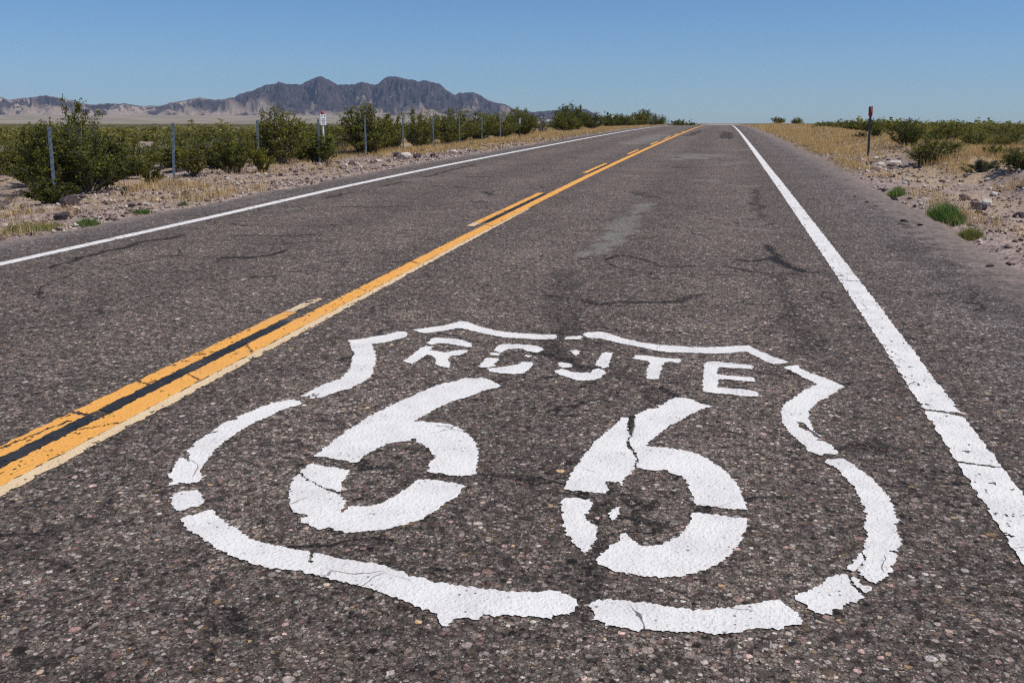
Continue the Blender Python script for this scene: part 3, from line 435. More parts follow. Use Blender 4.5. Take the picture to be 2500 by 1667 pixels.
def build_mountains():
    px = np.concatenate([np.arange(-420, -40, 8.), np.arange(-40, 1561, 2.2)])
    sil = np.interp(px, [p[0] for p in SIL], [p[1] for p in SIL])
    sil = sil + (fbm(px * .16, px * 0, 71, 3) - .5) * 3.0 + (fbm(px * .45, px * 0 + 4, 73, 2) - .5) * 2.2 * sm(px, 500, 700)
    R0, R1, R2 = 2300., 4700., 6500.
    rr = np.concatenate([np.linspace(R0, R1, 26), np.linspace(R1, R2, 105)[1:], np.linspace(R2, 7900, 18)[1:]])
    el = np.maximum(301 - sil, 0) / 2294.0
    Rg, P = np.meshgrid(rr, px, indexing='ij')
    t = np.clip((Rg - R1) / (R2 - R1), 0, 1)
    # spurs: the ridge line seen further down the slope is shifted sideways by noise
    u = P * .018; w = Rg * .0021
    shift = (fbm(u * .9, w, 31, 4) - .5) * 150 * (1 - t)
    ridge = np.interp(P + shift, px, el) * R2
    ridge = np.minimum(ridge, np.interp(P, px, el) * R2 * (.55 + .45 * t) + 70 * (1 - t))
    rid = 1 - np.abs(2 * fbm(u * 1.7 + shift * .01, w * 1.6, 41, 5) - 1)
    rid2 = 1 - np.abs(2 * fbm(u * 5.5, w * 5., 47, 4) - 1)
    rid3 = 1 - np.abs(2 * fbm(u * 14, w * 13., 49, 3) - 1)
    prof_t = .20 * sm(t, 0, .22) + .30 * sm(t, .18, .6) + .50 * sm(t, .5, 1.)
    h = ridge * prof_t * (1 + (rid - .75) * 1.5 * (1 - t) ** .7 + (rid2 - .75) * .9 * (1 - t) ** .4 + (rid3 - .75) * .40 * (1 - t) ** .3)
    lump = ridge * .42 * np.maximum(fbm(u * 1.2, w * 1.5, 53, 4) - .46, 0) * 4 * np.clip(t * (1 - t) * 4, 0, 1)
    h = np.maximum(h, 0) + lump
    apron = 38 * sm(Rg, R0, R1) * (1 - sm(P, 1000, 1480)) * .95
    h = np.maximum(h + apron * .9, apron)
    cap = np.interp(P, px, el) * Rg + EYE
    h = np.where(t < 1, np.minimum(h, cap * (.90 + .1 * t)), h)
    back = np.clip((Rg - R2) / 1400., 0, 1)
    h = np.where(Rg >= R2, np.interp(P, px, el) * R2 * (1 - sm(back, 0, 1)) + EYE, h)
    edge = sm(P, -420, -380) * (1 - sm(P, 1490, 1560))
    h = h * edge - 3.0 * (1 - sm(Rg, R0, R0 + 300)) - 4 * (1 - edge)
    az = az_of(P)
    x = Rg * np.sin(az); y = Rg * np.cos(az)
    me = mesh_np("mountains", np.stack([x, y, h], -1).reshape(-1, 3), grid_faces(len(rr), len(px)), M['mountain'], True)
    sl = fbm(u * 1.3, w * 1.4, 61, 5)
    hi = np.clip(h / np.maximum(cap, 1), 0, 1)
    lowhill = 1 - sm(P, 480, 760)
    pale = sm(sl, .56 - .06 * lowhill, .66 - .06 * lowhill) * (1 - sm(h, 120, 230)) * (.45 + .5 * lowhill) * (1 - sm(rid, .86, .97))
    pale = np.maximum(pale, .9 * (1 - sm(t, .02, .16 + .2 * lowhill)) * sm(fbm(u * 2, w * 2, 67, 4), .32, .5))
    fan = (1 - sm(t, .0, .07)) * 1.0
    attr(me, "pale", np.clip(pale, 0, 1)); attr(me, "fan", fan)
    kind(link("mountains", me), "structure")
build_mountains()

# ---------------------------------------------------------------- road
def build_road():
    ys = np.concatenate([np.arange(-6, .6, .3), np.arange(.6, 8, .022), np.arange(8, 16, .035), np.arange(16, 32, .07), np.arange(32, 60, .15), np.arange(60, 130, .4), np.arange(130, 330, 4.)])
    xs = np.concatenate([[-7.5, -7.3, -7.15, -7.05], np.arange(-6.98, -6.2, .04), np.arange(-6.2, 1.3, .024), np.arange(1.3, 2.5, .034), [2.55, 2.65, 2.8, 3.0]])
    Y, X = np.meshgrid(ys, xs, indexing='ij')
    z = prof(Y)
    wob = (fbm(X * 0 + 3, Y * .9, 81, 4) - .5) * .55
    wob2 = (fbm(X * 0 + 9, Y * .9, 83, 4) - .5) * .5
    d = np.maximum(EL + .02 + wob - X, X - ER - .02 - wob2)
    z = z - .16 * sm(d, -.10, .45)
    me = mesh_np("road", np.stack([X, Y, z], -1).reshape(-1, 3), grid_faces(len(ys), len(xs)), M['asphalt'], True)
    st = np.zeros_like(X)
    for pts, w, a in STAINS:
        p = np.array(pts); pad = max(w * 3, .3)
        i0, i1 = np.searchsorted(ys, [p[:, 1].min() - pad, p[:, 1].max() + pad]); j0, j1 = np.searchsorted(xs, [p[:, 0].min() - pad, p[:, 0].max() + pad])
        if i1 - i0 < 2 or j1 - j0 < 2: continue
        x = X[i0:i1, j0:j1]; y = Y[i0:i1, j0:j1]
        k = 1.2 / max(w, .03) ** .6
        wx = x + (fbm(x * k, y * k, 91, 3) - .5) * w * 2.0 + (fbm(x * 9, y * 9, 95, 3) - .5) * .05
        wy = y + (fbm(x * k, y * k, 93, 3) - .5) * w * 2.0 + (fbm(x * 9, y * 9, 97, 3) - .5) * .05
        best = np.full(x.shape, 1e9)
        for (x0, y0), (x1, y1) in zip(p[:-1], p[1:]):
            dx, dy = x1 - x0, y1 - y0; L = dx * dx + dy * dy + 1e-9
            t = np.clip(((wx - x0) * dx + (wy - y0) * dy) / L, 0, 1)
            best = np.minimum(best, np.hypot(wx - x0 - t * dx, wy - y0 - t * dy))
        wv = w * (.55 + .9 * fbm(x * 3, y * 3, 99, 2))
        f = (1 - sm(best, wv * .2, wv * .85)) * abs(a)
        s = st[i0:i1, j0:j1]
        st[i0:i1, j0:j1] = np.where(f > np.abs(s), f * np.sign(a), s)
    attr(me, "stain", st)
    kind(link("road", me), "structure")
build_road()

# ---------------------------------------------------------------- painted markings
LIFT = .0035
def ragged(poly, step=.006, amp=.006, seed=0):
    out = []
    n = len(poly)
    for i in range(n):
        a = np.array(poly[i]); b = np.array(poly[(i + 1) % n]); L = np.hypot(*(b - a)); k = max(1, int(L / step))
        nrm = np.array([-(b - a)[1], (b - a)[0]]) / max(L, 1e-6)
        for j in range(k):
            p = a + (b - a) * j / k
            o = (vnoise(p[0] * 70, p[1] * 70, seed) - .5) * 2 * amp + (vnoise(p[0] * 260, p[1] * 260, seed + 5) - .5) * 1.9 * amp
            out.append(p + nrm * o)
    return out

def painted(name, polys, mat, parent=None):
    V, Fc = [], []
    for q, poly in enumerate(polys):
        pts = ragged(poly, seed=q)
        v3 = [Vector((p[0], p[1], 0)) for p in pts]
        b = len(V)
        V += [(p[0], p[1], float(prof(p[1])) + LIFT) for p in pts]
        for t in tessellate_polygon([v3]):
            a, bb, c = [pts[i] for i in t]
            cr = (bb[0] - a[0]) * (c[1] - a[1]) - (bb[1] - a[1]) * (c[0] - a[0])
            if abs(cr) < 1e-12: continue
            Fc.append([b + i for i in (t if cr > 0 else (t[0], t[2], t[1]))])
    return link(name, mesh_np(name, V, Fc, mat), parent)

sh = link("route_shield_marking", None)
sh.location = (0, 0, 0)
tag(sh, "white painted highway shield with ROUTE over 66 on the near lane", "road marking")
painted("shield_outline", OUTLINE, M['white'], sh)
for ch in "ROUTE":
    o = painted("letter", LETTERS[ch], M['white'], sh)
    o["label"] = "painted white letter %s inside the shield" % ch
for pol, lb in zip(DIGITS, ("left digit 6 with an unbroken curved top", "right digit 6 split by a broad dark crack")):
    o = painted("digit", pol, M['white'], sh); o["label"] = lb

def strip(name, x0f, x1f, y0, y1, mat, cracks=(), flake=(.0, .0), parent=None, seed=0, taper=0):
    """a painted stripe as a fine grid whose cells drop out where the paint has flaked or cracked"""
    ys = [y0]
    while ys[-1] < y1:
        y = ys[-1]; ys.append(y + (.008 if y < 7 else .014 if y < 14 else .05 if y < 30 else .3))
    ys = np.array(ys); ys[-1] = y1
    wdt = float(np.mean(x1f(ys[:50]) - x0f(ys[:50]))); nc = max(4, int(wdt / .0085)) + 1
    s = np.linspace(0, 1, nc)
    Y, S = np.meshgrid(ys, s, indexing='ij')
    a = x0f(Y) + (fbm(Y * 28, Y * 0 + 1, seed, 4) - .5) * .022; b = x1f(Y) + (fbm(Y * 28, Y * 0 + 5, seed + 3, 4) - .5) * .022
    X = a + (b - a) * S
    jx = (vnoise(X * 300, Y * 300, seed) - .5) * .005; jy = (vnoise(X * 300, Y * 300, seed + 1) - .5) * .005
    X = X + jx; Yj = Y + jy * (Y < 14)
    Z = prof(Yj) + LIFT + .0 * X
    Fc = grid_faces(len(ys), nc)
    cx = (X[:-1, :-1] + X[1:, 1:]) / 2; cy = (Y[:-1, :-1] + Y[1:, 1:]) / 2; cs = (S[:-1, :-1] + S[1:, 1:]) / 2
    keep = np.ones(cx.shape, bool)
    fl = fbm(cx * 55, cy * 26, seed + 7, 4); big = fbm(cx * 9, cy * 3, seed + 9, 3)
    if flake[0]: keep &= ~((fl > .79 - flake[0] * (1 - cs) ** 3 - .045 * (big > .58)) & (cs < .6))
    if flake[1]: keep &= ~((fl > .79 - flake[1] * cs ** 3 - .045 * (big > .58)) & (cs > .4))
    if taper:
        m = cy > y1 - taper
        keep &= ~(m & (fl > .72 - .35 * (cy - (y1 - taper)) / taper))
    for pts, w in cracks:
        p = np.array(pts)
        wx = cx + (fbm(cx * 40, cy * 40, seed + 11, 3) - .5) * .03; wy = cy + (fbm(cx * 40, cy * 40, seed + 13, 3) - .5) * .03
        for (xa, ya), (xb, yb) in zip(p[:-1], p[1:]):
            dx, dy = xb - xa, yb - ya; L = dx * dx + dy * dy + 1e-9
            t = np.clip(((wx - xa) * dx + (wy - ya) * dy) / L, 0, 1)
            keep &= ~(np.hypot(wx - xa - t * dx, wy - ya - t * dy) < w)
    if name == "faded_edge":                       # keep one connected piece of paint
        lab = np.zeros(keep.shape, bool); lab[np.argmax(keep.any(1)), np.argmax(keep[np.argmax(keep.any(1))])] = True
        for _ in range(400):
            g2 = lab.copy(); g2[1:] |= lab[:-1]; g2[:-1] |= lab[1:]; g2[:, 1:] |= lab[:, :-1]; g2[:, :-1] |= lab[:, 1:]; g2 &= keep
            for i in range(1, len(g2)): g2[i] |= g2[i - 1] & keep[i]
            if (g2 == lab).all(): break
            lab = g2
        keep = lab
    V = np.stack([X, Yj, Z], -1).reshape(-1, 3); Fc = Fc[keep.ravel()]
    used = np.unique(Fc); mp = np.full(len(V), -1); mp[used] = np.arange(len(used))
    return link(name, mesh_np(name, V[used], mp[Fc], mat), parent)

def lin(pts):
    ya = [p[0] for p in pts]; xa = [p[1] for p in pts]
    return lambda y: np.interp(y, ya, xa)
o = strip("edge_line", lin([(-5, .91), (7, .915), (20, .86), (60, .88), (135, .88)]), lin([(-5, 1.065), (7, 1.06), (20, 1.0), (60, 1.01), (135, 1.01)]), -3, 135, M['white'],
          [([(.88, 4.22), (.905, 4.11), (.98, 4.10), (1.08, 4.05)], .012), ([(.87, 3.50), (1.08, 3.475)], .007), ([(.9, 7.505), (1.07, 7.51)], .006), ([(.9, 7.22), (1.07, 7.18)], .012),
           ([(.88, 2.6), (1.08, 2.62)], .006), ([(.86, 12.3), (1.05, 12.2)], .012), ([(.86, 15.5), (1.05, 15.6)], .012), ([(1.03, 4.08), (1.10, 4.04)], .025)], (.075, .01), None, 101)
tag(o, "broad white edge line on the right, beside the shield", "road marking")
o = strip("edge_line", lin([(-5, -6.00), (6.6, -6.01), (10, -6.03), (14, -6.1), (30, -6.08), (135, -6.05)]), lin([(-5, -5.87), (10, -5.885), (14, -5.94), (30, -5.9), (135, -5.9)]), -3, 135, M['white'],
          [([(-6.1, 8.05), (-5.8, 8.15)], .01), ([(-6.1, 11.9), (-5.8, 11.8)], .012)], (.02, .04), None, 131)
tag(o, "thin white edge line along the left side of the road", "road marking")

o = link("centre_line", None); tag(o, "solid yellow centre line running to the crest", "road marking")
CR = [([(-2.56, 3.10), (-2.44, 3.22), (-2.35, 3.2)], .006), ([(-2.56, 4.55), (-2.45, 4.40), (-2.35, 4.36)], .006), ([(-2.56, 3.95), (-2.42, 3.85)], .005), ([(-2.55, 7.4), (-2.36, 7.2)], .008), ([(-2.56, 9.9), (-2.3, 9.7)], .012),
      ([(-2.56, 6.2), (-2.45, 6.1)], .006)]
xl = lin([(-5, -2.552), (9, -2.548), (20, -2.46), (30, -2.42), (60, -2.28), (135, -2.28)]); xm = lin([(-5, -2.43), (9, -2.425), (20, -2.33), (30, -2.28), (60, -2.13), (135, -2.13)])
xr = lin([(-5, -2.365), (5, -2.36), (8, -2.375), (12, -2.37), (14, -2.38)])
strip("yellow_stripe", xl, xm, -3, 135, M['yellow'], CR, (.03, .01), o, 151)
strip("faded_edge", lambda y: xm(y) + .003, xr, -3, 13.9, M['cream'], [], (.0, .20), o, 161, 3.)

dash_lab = ["long yellow dash with black strip at the left edge of the photo", "second nearest yellow dash left of the solid centre line", "third yellow dash along the centre line, counted from the viewer",
            "fourth yellow dash along the centre line, counted from the viewer", "fifth yellow dash along the centre line, counted from the viewer", "sixth yellow dash along the centre line, small in the distance",
            "seventh yellow dash along the centre line, small in the distance", "last visible yellow dash, just below the crest of the road"]
for k, (a, b) in enumerate([(.6, 5.35), (10.05, 13.7), (18.0, 21.3), (26.1, 29.1), (33.8, 37.5), (41.3, 45.3), (49.0, 52.4), (56.8, 60.)]):
    d = link("centre_dash", None); tag(d, dash_lab[k], "road marking", "yellow dashes beside the centre line")
    f0 = lambda y: xl(y) - .175; f1 = lambda y: xl(y) - .082
    dc = [([(-2.75, 3.32), (-2.6, 3.28)], .012), ([(-2.75, 3.80), (-2.6, 3.72)], .008), ([(-2.72, 2.75), (-2.66, 3.2)], .008), ([(-2.75, 4.25), (-2.66, 4.3)], .008), ([(-2.75, 11.3), (-2.5, 11.2)], .015)]
    strip("yellow_stripe", f0, f1, a, b, M['yellow'], dc, (.10, .04), d, 171 + k)
    if k < 3:
        e = b - .15 if k else 5.12
        strip("black_strip", lambda y: xl(y) - .080, lambda y: xl(y) - .004, a + (.1 if k else 0), e, M['black'], [([(-2.66, 3.33), (-2.5, 3.30)], .03)] if k == 0 else [], (.02, .12), d, 191 + k)
    if k == 0:
        strip("faded_edge", f0, lambda y: xl(y) - .10, 5.36, 5.8, M['cream'], [], (.30, .30), d, 199, .3)
    if k == 1:
        strip("faded_edge", f0, f1, 9.75, 10.04, M['cream'], [], (.1, .1), d, 201)

# ---------------------------------------------------------------- plants
def tubes(paths, r0, r1, sides=4):
    V, Fc = [], []
    for P in paths:
        P = np.asarray(P); n = len(P); b = len(V)
        for i in range(n):
            dirv = P[min(i + 1, n - 1)] - P[max(i - 1, 0)]; dirv = dirv / (np.linalg.norm(dirv) + 1e-9)
            a = np.cross(dirv, [.3, .9, .2]); a /= np.linalg.norm(a) + 1e-9; c = np.cross(dirv, a)
            r = r0 + (r1 - r0) * i / (n - 1)
            for k in range(sides):
                an = 2 * pi * k / sides; V.append(P[i] + r * (a * cos(an) + c * sin(an)))
        for i in range(n - 1):
            for k in range(sides):
                q = b + i * sides; Fc.append((q + k, q + (k + 1) % sides, q + sides + (k + 1) % sides, q + sides + k))
    return np.array(V), np.array(Fc)

def shrub_geo(seed, nst, ntw, nleaf, leaf, lean=(0, 0), spread=1., flat=1., gap=0.):
    """many stems fanning from the base, leafy twigs on their outer parts. unit size: about 1 high and 1 wide"""
    g = np.random.default_rng(seed)
    stems, twigs, leaves = [], [], []
    for i in range(nst):
        az = g.uniform(0, 2 * pi); out = (g.uniform(.05, 1) ** .65) * .5 * spread
        H = g.uniform(.62, 1.0) * (1 - .5 * (out / (.5 * spread)) ** 2.2)
        if g.random() < .12: H = min(H * 1.22, 1.06)
        tip = np.array([cos(az) * out + lean[0] * H, sin(az) * out + lean[1] * H, max(H, .16) * flat])
        b = np.array([g.normal(0, .05), g.normal(0, .05), -.03])
        c = (b + tip) / 2 + np.array([cos(az), sin(az), 0]) * .06 * g.normal(.6, 1) + np.array([0, 0, -.05 * out])
        ts = np.linspace(0, 1, 6)[:, None]
        P = (1 - ts) ** 2 * b + 2 * ts * (1 - ts) * c + ts ** 2 * tip
        P[1:-1] += g.normal(0, .008, (4, 3)); stems.append(P)
        for j in range(ntw):
            t = g.uniform(.22 if g.random() < .6 else .55, 1.); f = t * 5; k = min(int(f), 4); q = P[k] + (P[k + 1] - P[k]) * (f - k)
            dv = g.normal(0, 1, 3); dv[2] = abs(dv[2]) * .9 + .25; dv[:2] += np.array([cos(az), sin(az)]) * .5; dv /= np.linalg.norm(dv)
            L = g.uniform(.05, .14); e = q + dv * L; twigs.append([q, e])
            m = max(1, int(nleaf * g.uniform(.5, 1.4)))
            tt = g.uniform(.15, 1.15, m)[:, None]
            leaves.append(q + (e - q) * tt + g.normal(0, .018, (m, 3)))
    C = np.concatenate(leaves); C[:, 2] = np.maximum(C[:, 2], .015)
    n = len(C)
    a = g.normal(0, 1, (n, 3)); a /= np.linalg.norm(a, axis=1, keepdims=True)
    b = g.normal(0, 1, (n, 3)); b -= (b * a).sum(1, keepdims=True) * a; b /= np.linalg.norm(b, axis=1, keepdims=True)
    s = leaf * g.uniform(.6, 1.4, (n, 1))
    V = np.stack([C - a * s, C + b * s * .55, C + a * s, C - b * s * .55], 1).reshape(-1, 3)
    Fc = np.arange(n * 4).reshape(n, 4)
    return (V, Fc), stems, twigs

def shrub_meshes(seed, nst, ntw, nleaf, leaf, mat, **kw):
    (V, Fc), stems, twigs = shrub_geo(seed, nst, ntw, nleaf, leaf, **kw)
    fol = mesh_np("shrub_foliage", V, Fc, mat)
    v1, f1 = tubes(stems, .0095, .003); v2, f2 = tubes(twigs, .0026, .0012, 3)
    f2q = np.stack([f2[:, 0], f2[:, 1], f2[:, 2], f2[:, 3]], 1) + len(v1)
    stm = mesh_np("shrub_stems", np.concatenate([v1, v2]), np.concatenate([f1, f2q]), M['stem'])
    return fol, stm

near = {
 'tall': [shrub_meshes(s, 46, 15, 13, .017, M['leaf'], spread=.95) for s in (1, 2, 3, 4)],
 'wide': [shrub_meshes(s, 64, 15, 11, .015, M['leaf'], spread=1.0) for s in (5, 6)],
 'sparse': [shrub_meshes(s, 22, 8, 6, .015, M['leaf_grey'], spread=.9) for s in (7,)],
 'yellow': [shrub_meshes(s, 30, 12, 10, .028, M['leaf_yellow'], spread=1.0) for s in (8,)],
 'grey': [shrub_meshes(s, 34, 12, 12, .024, M['leaf_grey'], spread=1.0) for s in (9,)],
 'lean': [shrub_meshes(10, 44, 13, 11, .018, M['leaf'], spread=.9, lean=(-.25, -.1))],
 'dead': [shrub_meshes(13, 34, 14, 1, .010, M['leaf_grey'], spread=1.0)],
 'small': [shrub_meshes(s, 26, 12, 10, .030, M['leaf'], spread=.95) for s in (11, 12)],
}
cnt = {}
def shrub(style, x, y, h, w, label, group, name="creosote_shrub", rz=None, sink=.02):
    k = cnt.get(style, 0); cnt[style] = k + 1
    fol, stm = near[style][k % len(near[style])]
    r = link(name, None, None, (x, y, float(terr_full(np.array([x]), np.array([y]))[0]) - sink))
    r.rotation_euler = (0, 0, random.uniform(0, 6.28) if rz is None else rz); r.scale = (w, w, h)
    f = link("foliage", fol, r); s = link("stems", stm, r)
    tag(r, label, "shrub", group)
    return r

GL = "shrubs along the left fence"
SH_L = [
 ('wide', -10.9, 14.17, 1.24, 2.05, "large dark green shrub sprawling round the nearest fence post"),
 ('tall', -11.15, 13.55, 1.22, .95, "narrow shrub whose top shows just above the nearest fence post"),
 ('tall', -11.5, 14.95, 1.62, 1.0, "tall narrow shrub whose top twig rises above the largest left shrub"),
 ('yellow', -9.84, 12.07, .40, .85, "low yellow green bush at the foot of the nearest fence post"),
 ('small', -11.13, 16.45, .46, .55, "small green bush just left of the second fence post"),
 ('yellow', -10.9, 17.7, .58, .62, "yellowish bush just right of the second fence post"),
 ('tall', -10.35, 18.4, .92, .98, "dark bush left of the third fence post"),
 ('small', -10.0, 18.95, .75, .5, "narrow dark bush against the third fence post"),
 ('tall', -11.0, 21.9, 1.38, 1.35, "bushy green shrub between the third post and the white marker sign"),
 ('small', -10.75, 23.6, .98, 1.3, "yellow green shrub beneath the white marker sign"),
 ('tall', -11.4, 28.9, 1.62, 1.9, "tall shrub with a pale top, next right of the white sign"),
 ('small', -11.6, 32.3, 1.32, .85, "slim shrub in the gap between two taller ones right of the sign"),
 ('tall', -11.6, 34.9, 1.5, 1.45, "dense dark shrub left of the fifth visible fence post"),
 ('wide', -11.7, 39.9, 1.66, 2.2, "broad rounded shrub sloping down to the right behind the fifth post"),
 ('small', -12.5, 50.8, 1.38, 1.7, "low dark shrub in front of the mountain's right foot"),
 ('tall', -12.0, 55.5, 1.8, 1.7, "pointed shrub with two tops against the sky"),
 ('sparse', -12.0, 62.7, 1.5, 1.7, "thin greyish shrub with bare twigs against the sky"),
 ('tall', -11.8, 73.8, 2.1, 3.1, "biggest shrub on the left horizon, beside the mountain's far end"),
 ('sparse', -12.5, 94.6, 1.4, 1.6, "faint twiggy shrub at the end of the mountain"),
 ('small', -12.2, 102.2, 1.7, 2.2, "dark shrub, first of the low row before the crest"),
 ('wide', -12.0, 119.2, 1.6, 3.0, "flat dark shrub in the low row before the crest"),
 ('tall', -11.6, 139., 2.5, 3.2, "tallest shrub of the low row before the crest, with twigs on top"),
 ('wide', -11.8, 172., 2.5, 3.4, "rounded dark shrub at the right of the low row before the crest"),
 ('small', -12.2, 249., 3.0, 5.2, "small distant shrub left of the crest"),
 ('small', -11.0, 330., 3.7, 5.0, "tiny distant shrub nearest the road crest on the left"),
]
for i, (st, x, y, h, w, lb) in enumerate(SH_L):
    big = 1.25 if i > 5 else 1.08
    shrub(st, x, y, h, w * big, lb, GL)
for x, y, h, w, st in ((-12.6, 15.2, .75, 1.2, 'wide'), (-12.4, 17.0, .85, 1.5, 'wide'), (-12.9, 18.6, .8, 1.4, 'tall'), (-12.0, 19.0, .7, 1.2, 'small'), (-13.4, 21.0, .8, 1.6, 'wide'), (-12.2, 21.4, .85, 1.4, 'small'), (-14.2, 16.6, .75, 1.5, 'wide'), (-15.4, 18.8, .8, 1.7, 'wide'), (-11.6, 20.0, .9, 1.5, 'tall'), (-12.3, 23.4, .9, 1.7, 'wide'), (-12.6, 27.6, 1.0, 1.8, 'wide'), (-10.95, 23.9, .85, 1.5, 'wide'), (-11.9, 25.6, 1.0, 1.6, 'wide'), (-11.5, 30.7, 1.15, 1.5, 'tall'), (-11.2, 37.4, 1.2, 1.8, 'tall'), (-11.4, 43.5, 1.35, 2.2, 'tall'), (-11.2, 47.0, 1.35, 2.2, 'wide'), (-11.0, 51.5, 1.4, 2.2, 'tall'),
                       (-11.0, 66.5, 1.45, 2.6, 'tall'), (-11.4, 82., 1.5, 3.0, 'wide'), (-11.6, 108., 1.6, 3.2, 'wide'), (-11.4, 128., 1.9, 3.4, 'tall')):
    shrub(st, x, y, h, w, "leafy green shrub filling a gap in the row along the left fence", GL)
shrub('dead', -10.0, 10.9, .40, 1.0, "bare grey twiggy bush near the left frame edge", GL)
GR = "shrubs on the right verge"
SH_R = [
 ('lean', 4.55, 23.0, .72, 1.4, "leaning dark shrub on the rocky bank right of the red marker"),
 ('tall', 5.5, 30.8, .85, 1.2, "green shrub standing behind the leaning shrub"),
 ('small', 6.2, 40.8, .66, .7, "small dark shrub just right of the red marker post"),
 ('small', 7.4, 37.4, .38, .5, "little green bush right of the shrub behind the leaning one"),
 ('small', 6.05, 23.4, .42, .7, "lone small dark bush on bare grey ground at right"),
 ('tall', 5.4, 18.4, .58, 1.2, "dark shrub cut by the right edge of the photo"),
 ('grey', 4.85, 19.1, .34, .8, "low grey green mound at right, among dry grass"),
 ('yellow', 5.4, 40., .33, .75, "yellow green bush left of the red marker post"),
 ('wide', 8.5, 35., .58, 1.5, "wide dark shrub at the front of the right shrub field"),
 ('wide', 8.9, 32.4, .60, 1.3, "dark shrub at the front of the right shrub field, near the frame edge"),
 ('small', 8.5, 40., .7, 1.1, "bushy shrub at the left front of the right shrub field"),
 ('tall', 6.9, 95., .8, 1.5, "leafy shrub rising above the right skyline, left of the red marker"),
 ('wide', 6.6, 66., .62, 1.9, "low dark shrub at the edge of the right grass, far along the road"),
 ('wide', 7.9, 60., .62, 1.9, "low dark shrub left of the red marker, beyond the grass"),
 ('small', 6.2, 118., 1.0, 2.2, "distant shrub at the right of the road crest"),
 ('small', 9.4, 41.5, .74, 1.0, "round green shrub in the middle of the right shrub field"),
]
for st, x, y, h, w, lb in SH_R: shrub(st, x, y, h, w, lb, GR)

# shrubs of the open plain: individuals near, one mass beyond
midm = []
for s in range(6):
    (V, Fc), stems, tw = shrub_geo(40 + s, 26, 10, 13, .023)
    v1, f1 = tubes(stems, .010, .004, 3)
    me = mesh_np("plain_shrub", np.concatenate([V, v1]), np.concatenate([Fc, f1 + len(V)]), M['leaf_plain'])
    me.materials.append(M['stem']); me.polygons.foreach_set("material_index", np.concatenate([np.zeros(len(Fc), np.int32), np.ones(len(f1), np.int32)]))
    midm.append(me)
def scatter(n, side, r0, r1, mind):
    P = []; tries = 0
    while len(P) < n and tries < 60000:
        tries += 1
        if side < 0: px = random.uniform(-160, 1330)
        else: px = random.uniform(1880, 2620)
        r = math.sqrt(random.uniform(r0 * r0, r1 * r1)); a = float(az_of(px)); x, y = r * sin(a), r * cos(a)
        if side < 0 and x > -12.4 - .02 * y: continue
        if side > 0 and x < 6.3 + .02 * y + (1.6 if y < 38 else 0): continue
        if any((x - p[0]) ** 2 + (y - p[1]) ** 2 < mind * mind for p in P): continue
        P.append((x, y))
    return P
PL = scatter(150, -1, 19, 70, 1.75); PR = scatter(88, 1, 24, 75, 1.35)
for side, P in ((-1, PL), (1, PR)):
    for x, y in P:
        o = link("creosote_shrub", midm[random.randrange(6)], None, (x, y, float(terr_full(np.array([x]), np.array([y]))[0]) - .03))
        hh = (random.uniform(.35, .75) if random.random() < .88 else random.uniform(.8, 1.1)) if side < 0 else random.uniform(.38, .8)
        ww = hh * random.uniform(1.3, 2.3)
        o.scale = (ww, ww, hh); o.rotation_euler = (0, 0, random.uniform(0, 6.28))
        if side < 0: tag(o, "green creosote shrub on the open plain behind the left fence", "shrub", "shrubs of the plain behind the left fence")
        else: tag(o, "green creosote shrub in the open field beyond the right verge", "shrub", "shrubs of the field right of the road")
def far_shrubs():
    vs, fs = [], []; base = 0
    protos = [shrub_geo(60 + s, 15, 8, 6, .048)[0] for s in range(5)]
    n = 4800; k = 0
    while k < n:
        px = random.uniform(-200, 2650); u = random.random(); r = 58 * (1700 / 58.) ** (u ** .95)
        a = float(az_of(px)); x, y = r * sin(a), r * cos(a)
        if -13 - .03 * y < x < 8 + .03 * y: continue
        k += 1
        V, Fc = protos[k % 5]
        h = random.uniform(.35, .80) * (.95 if x > 0 else 1.) * (1 + .45 * (random.random() < .14)); w = h * random.uniform(1.4, 2.6) * (1 + r / 900); an = random.uniform(0, 6.28)
        q = V[:, :2] @ np.array([[cos(an), sin(an)], [-sin(an), cos(an)]])
        m = np.random.default_rng(k).permutation(len(Fc))[:int(len(Fc) * (1 if r < 130 else .5 if r < 260 else .25))]
        f = Fc[m]; idx = f.ravel()
        vv = np.stack([q[idx, 0] * w + x, q[idx, 1] * w + y, V[idx, 2] * h + float(terr(x, y)) - .03], -1).astype(np.float32)
        vs.append(vv); fs.append(np.arange(len(idx)).reshape(-1, 4) + base); base += len(idx)
    o = link("distant_shrubs", mesh_np("distant_shrubs", np.concatenate(vs), np.concatenate(fs), M['leaf_plain']))
    kind(o, "stuff"); tag(o, "mass of small green shrubs covering the far desert plain", "shrubs")
far_shrubs()

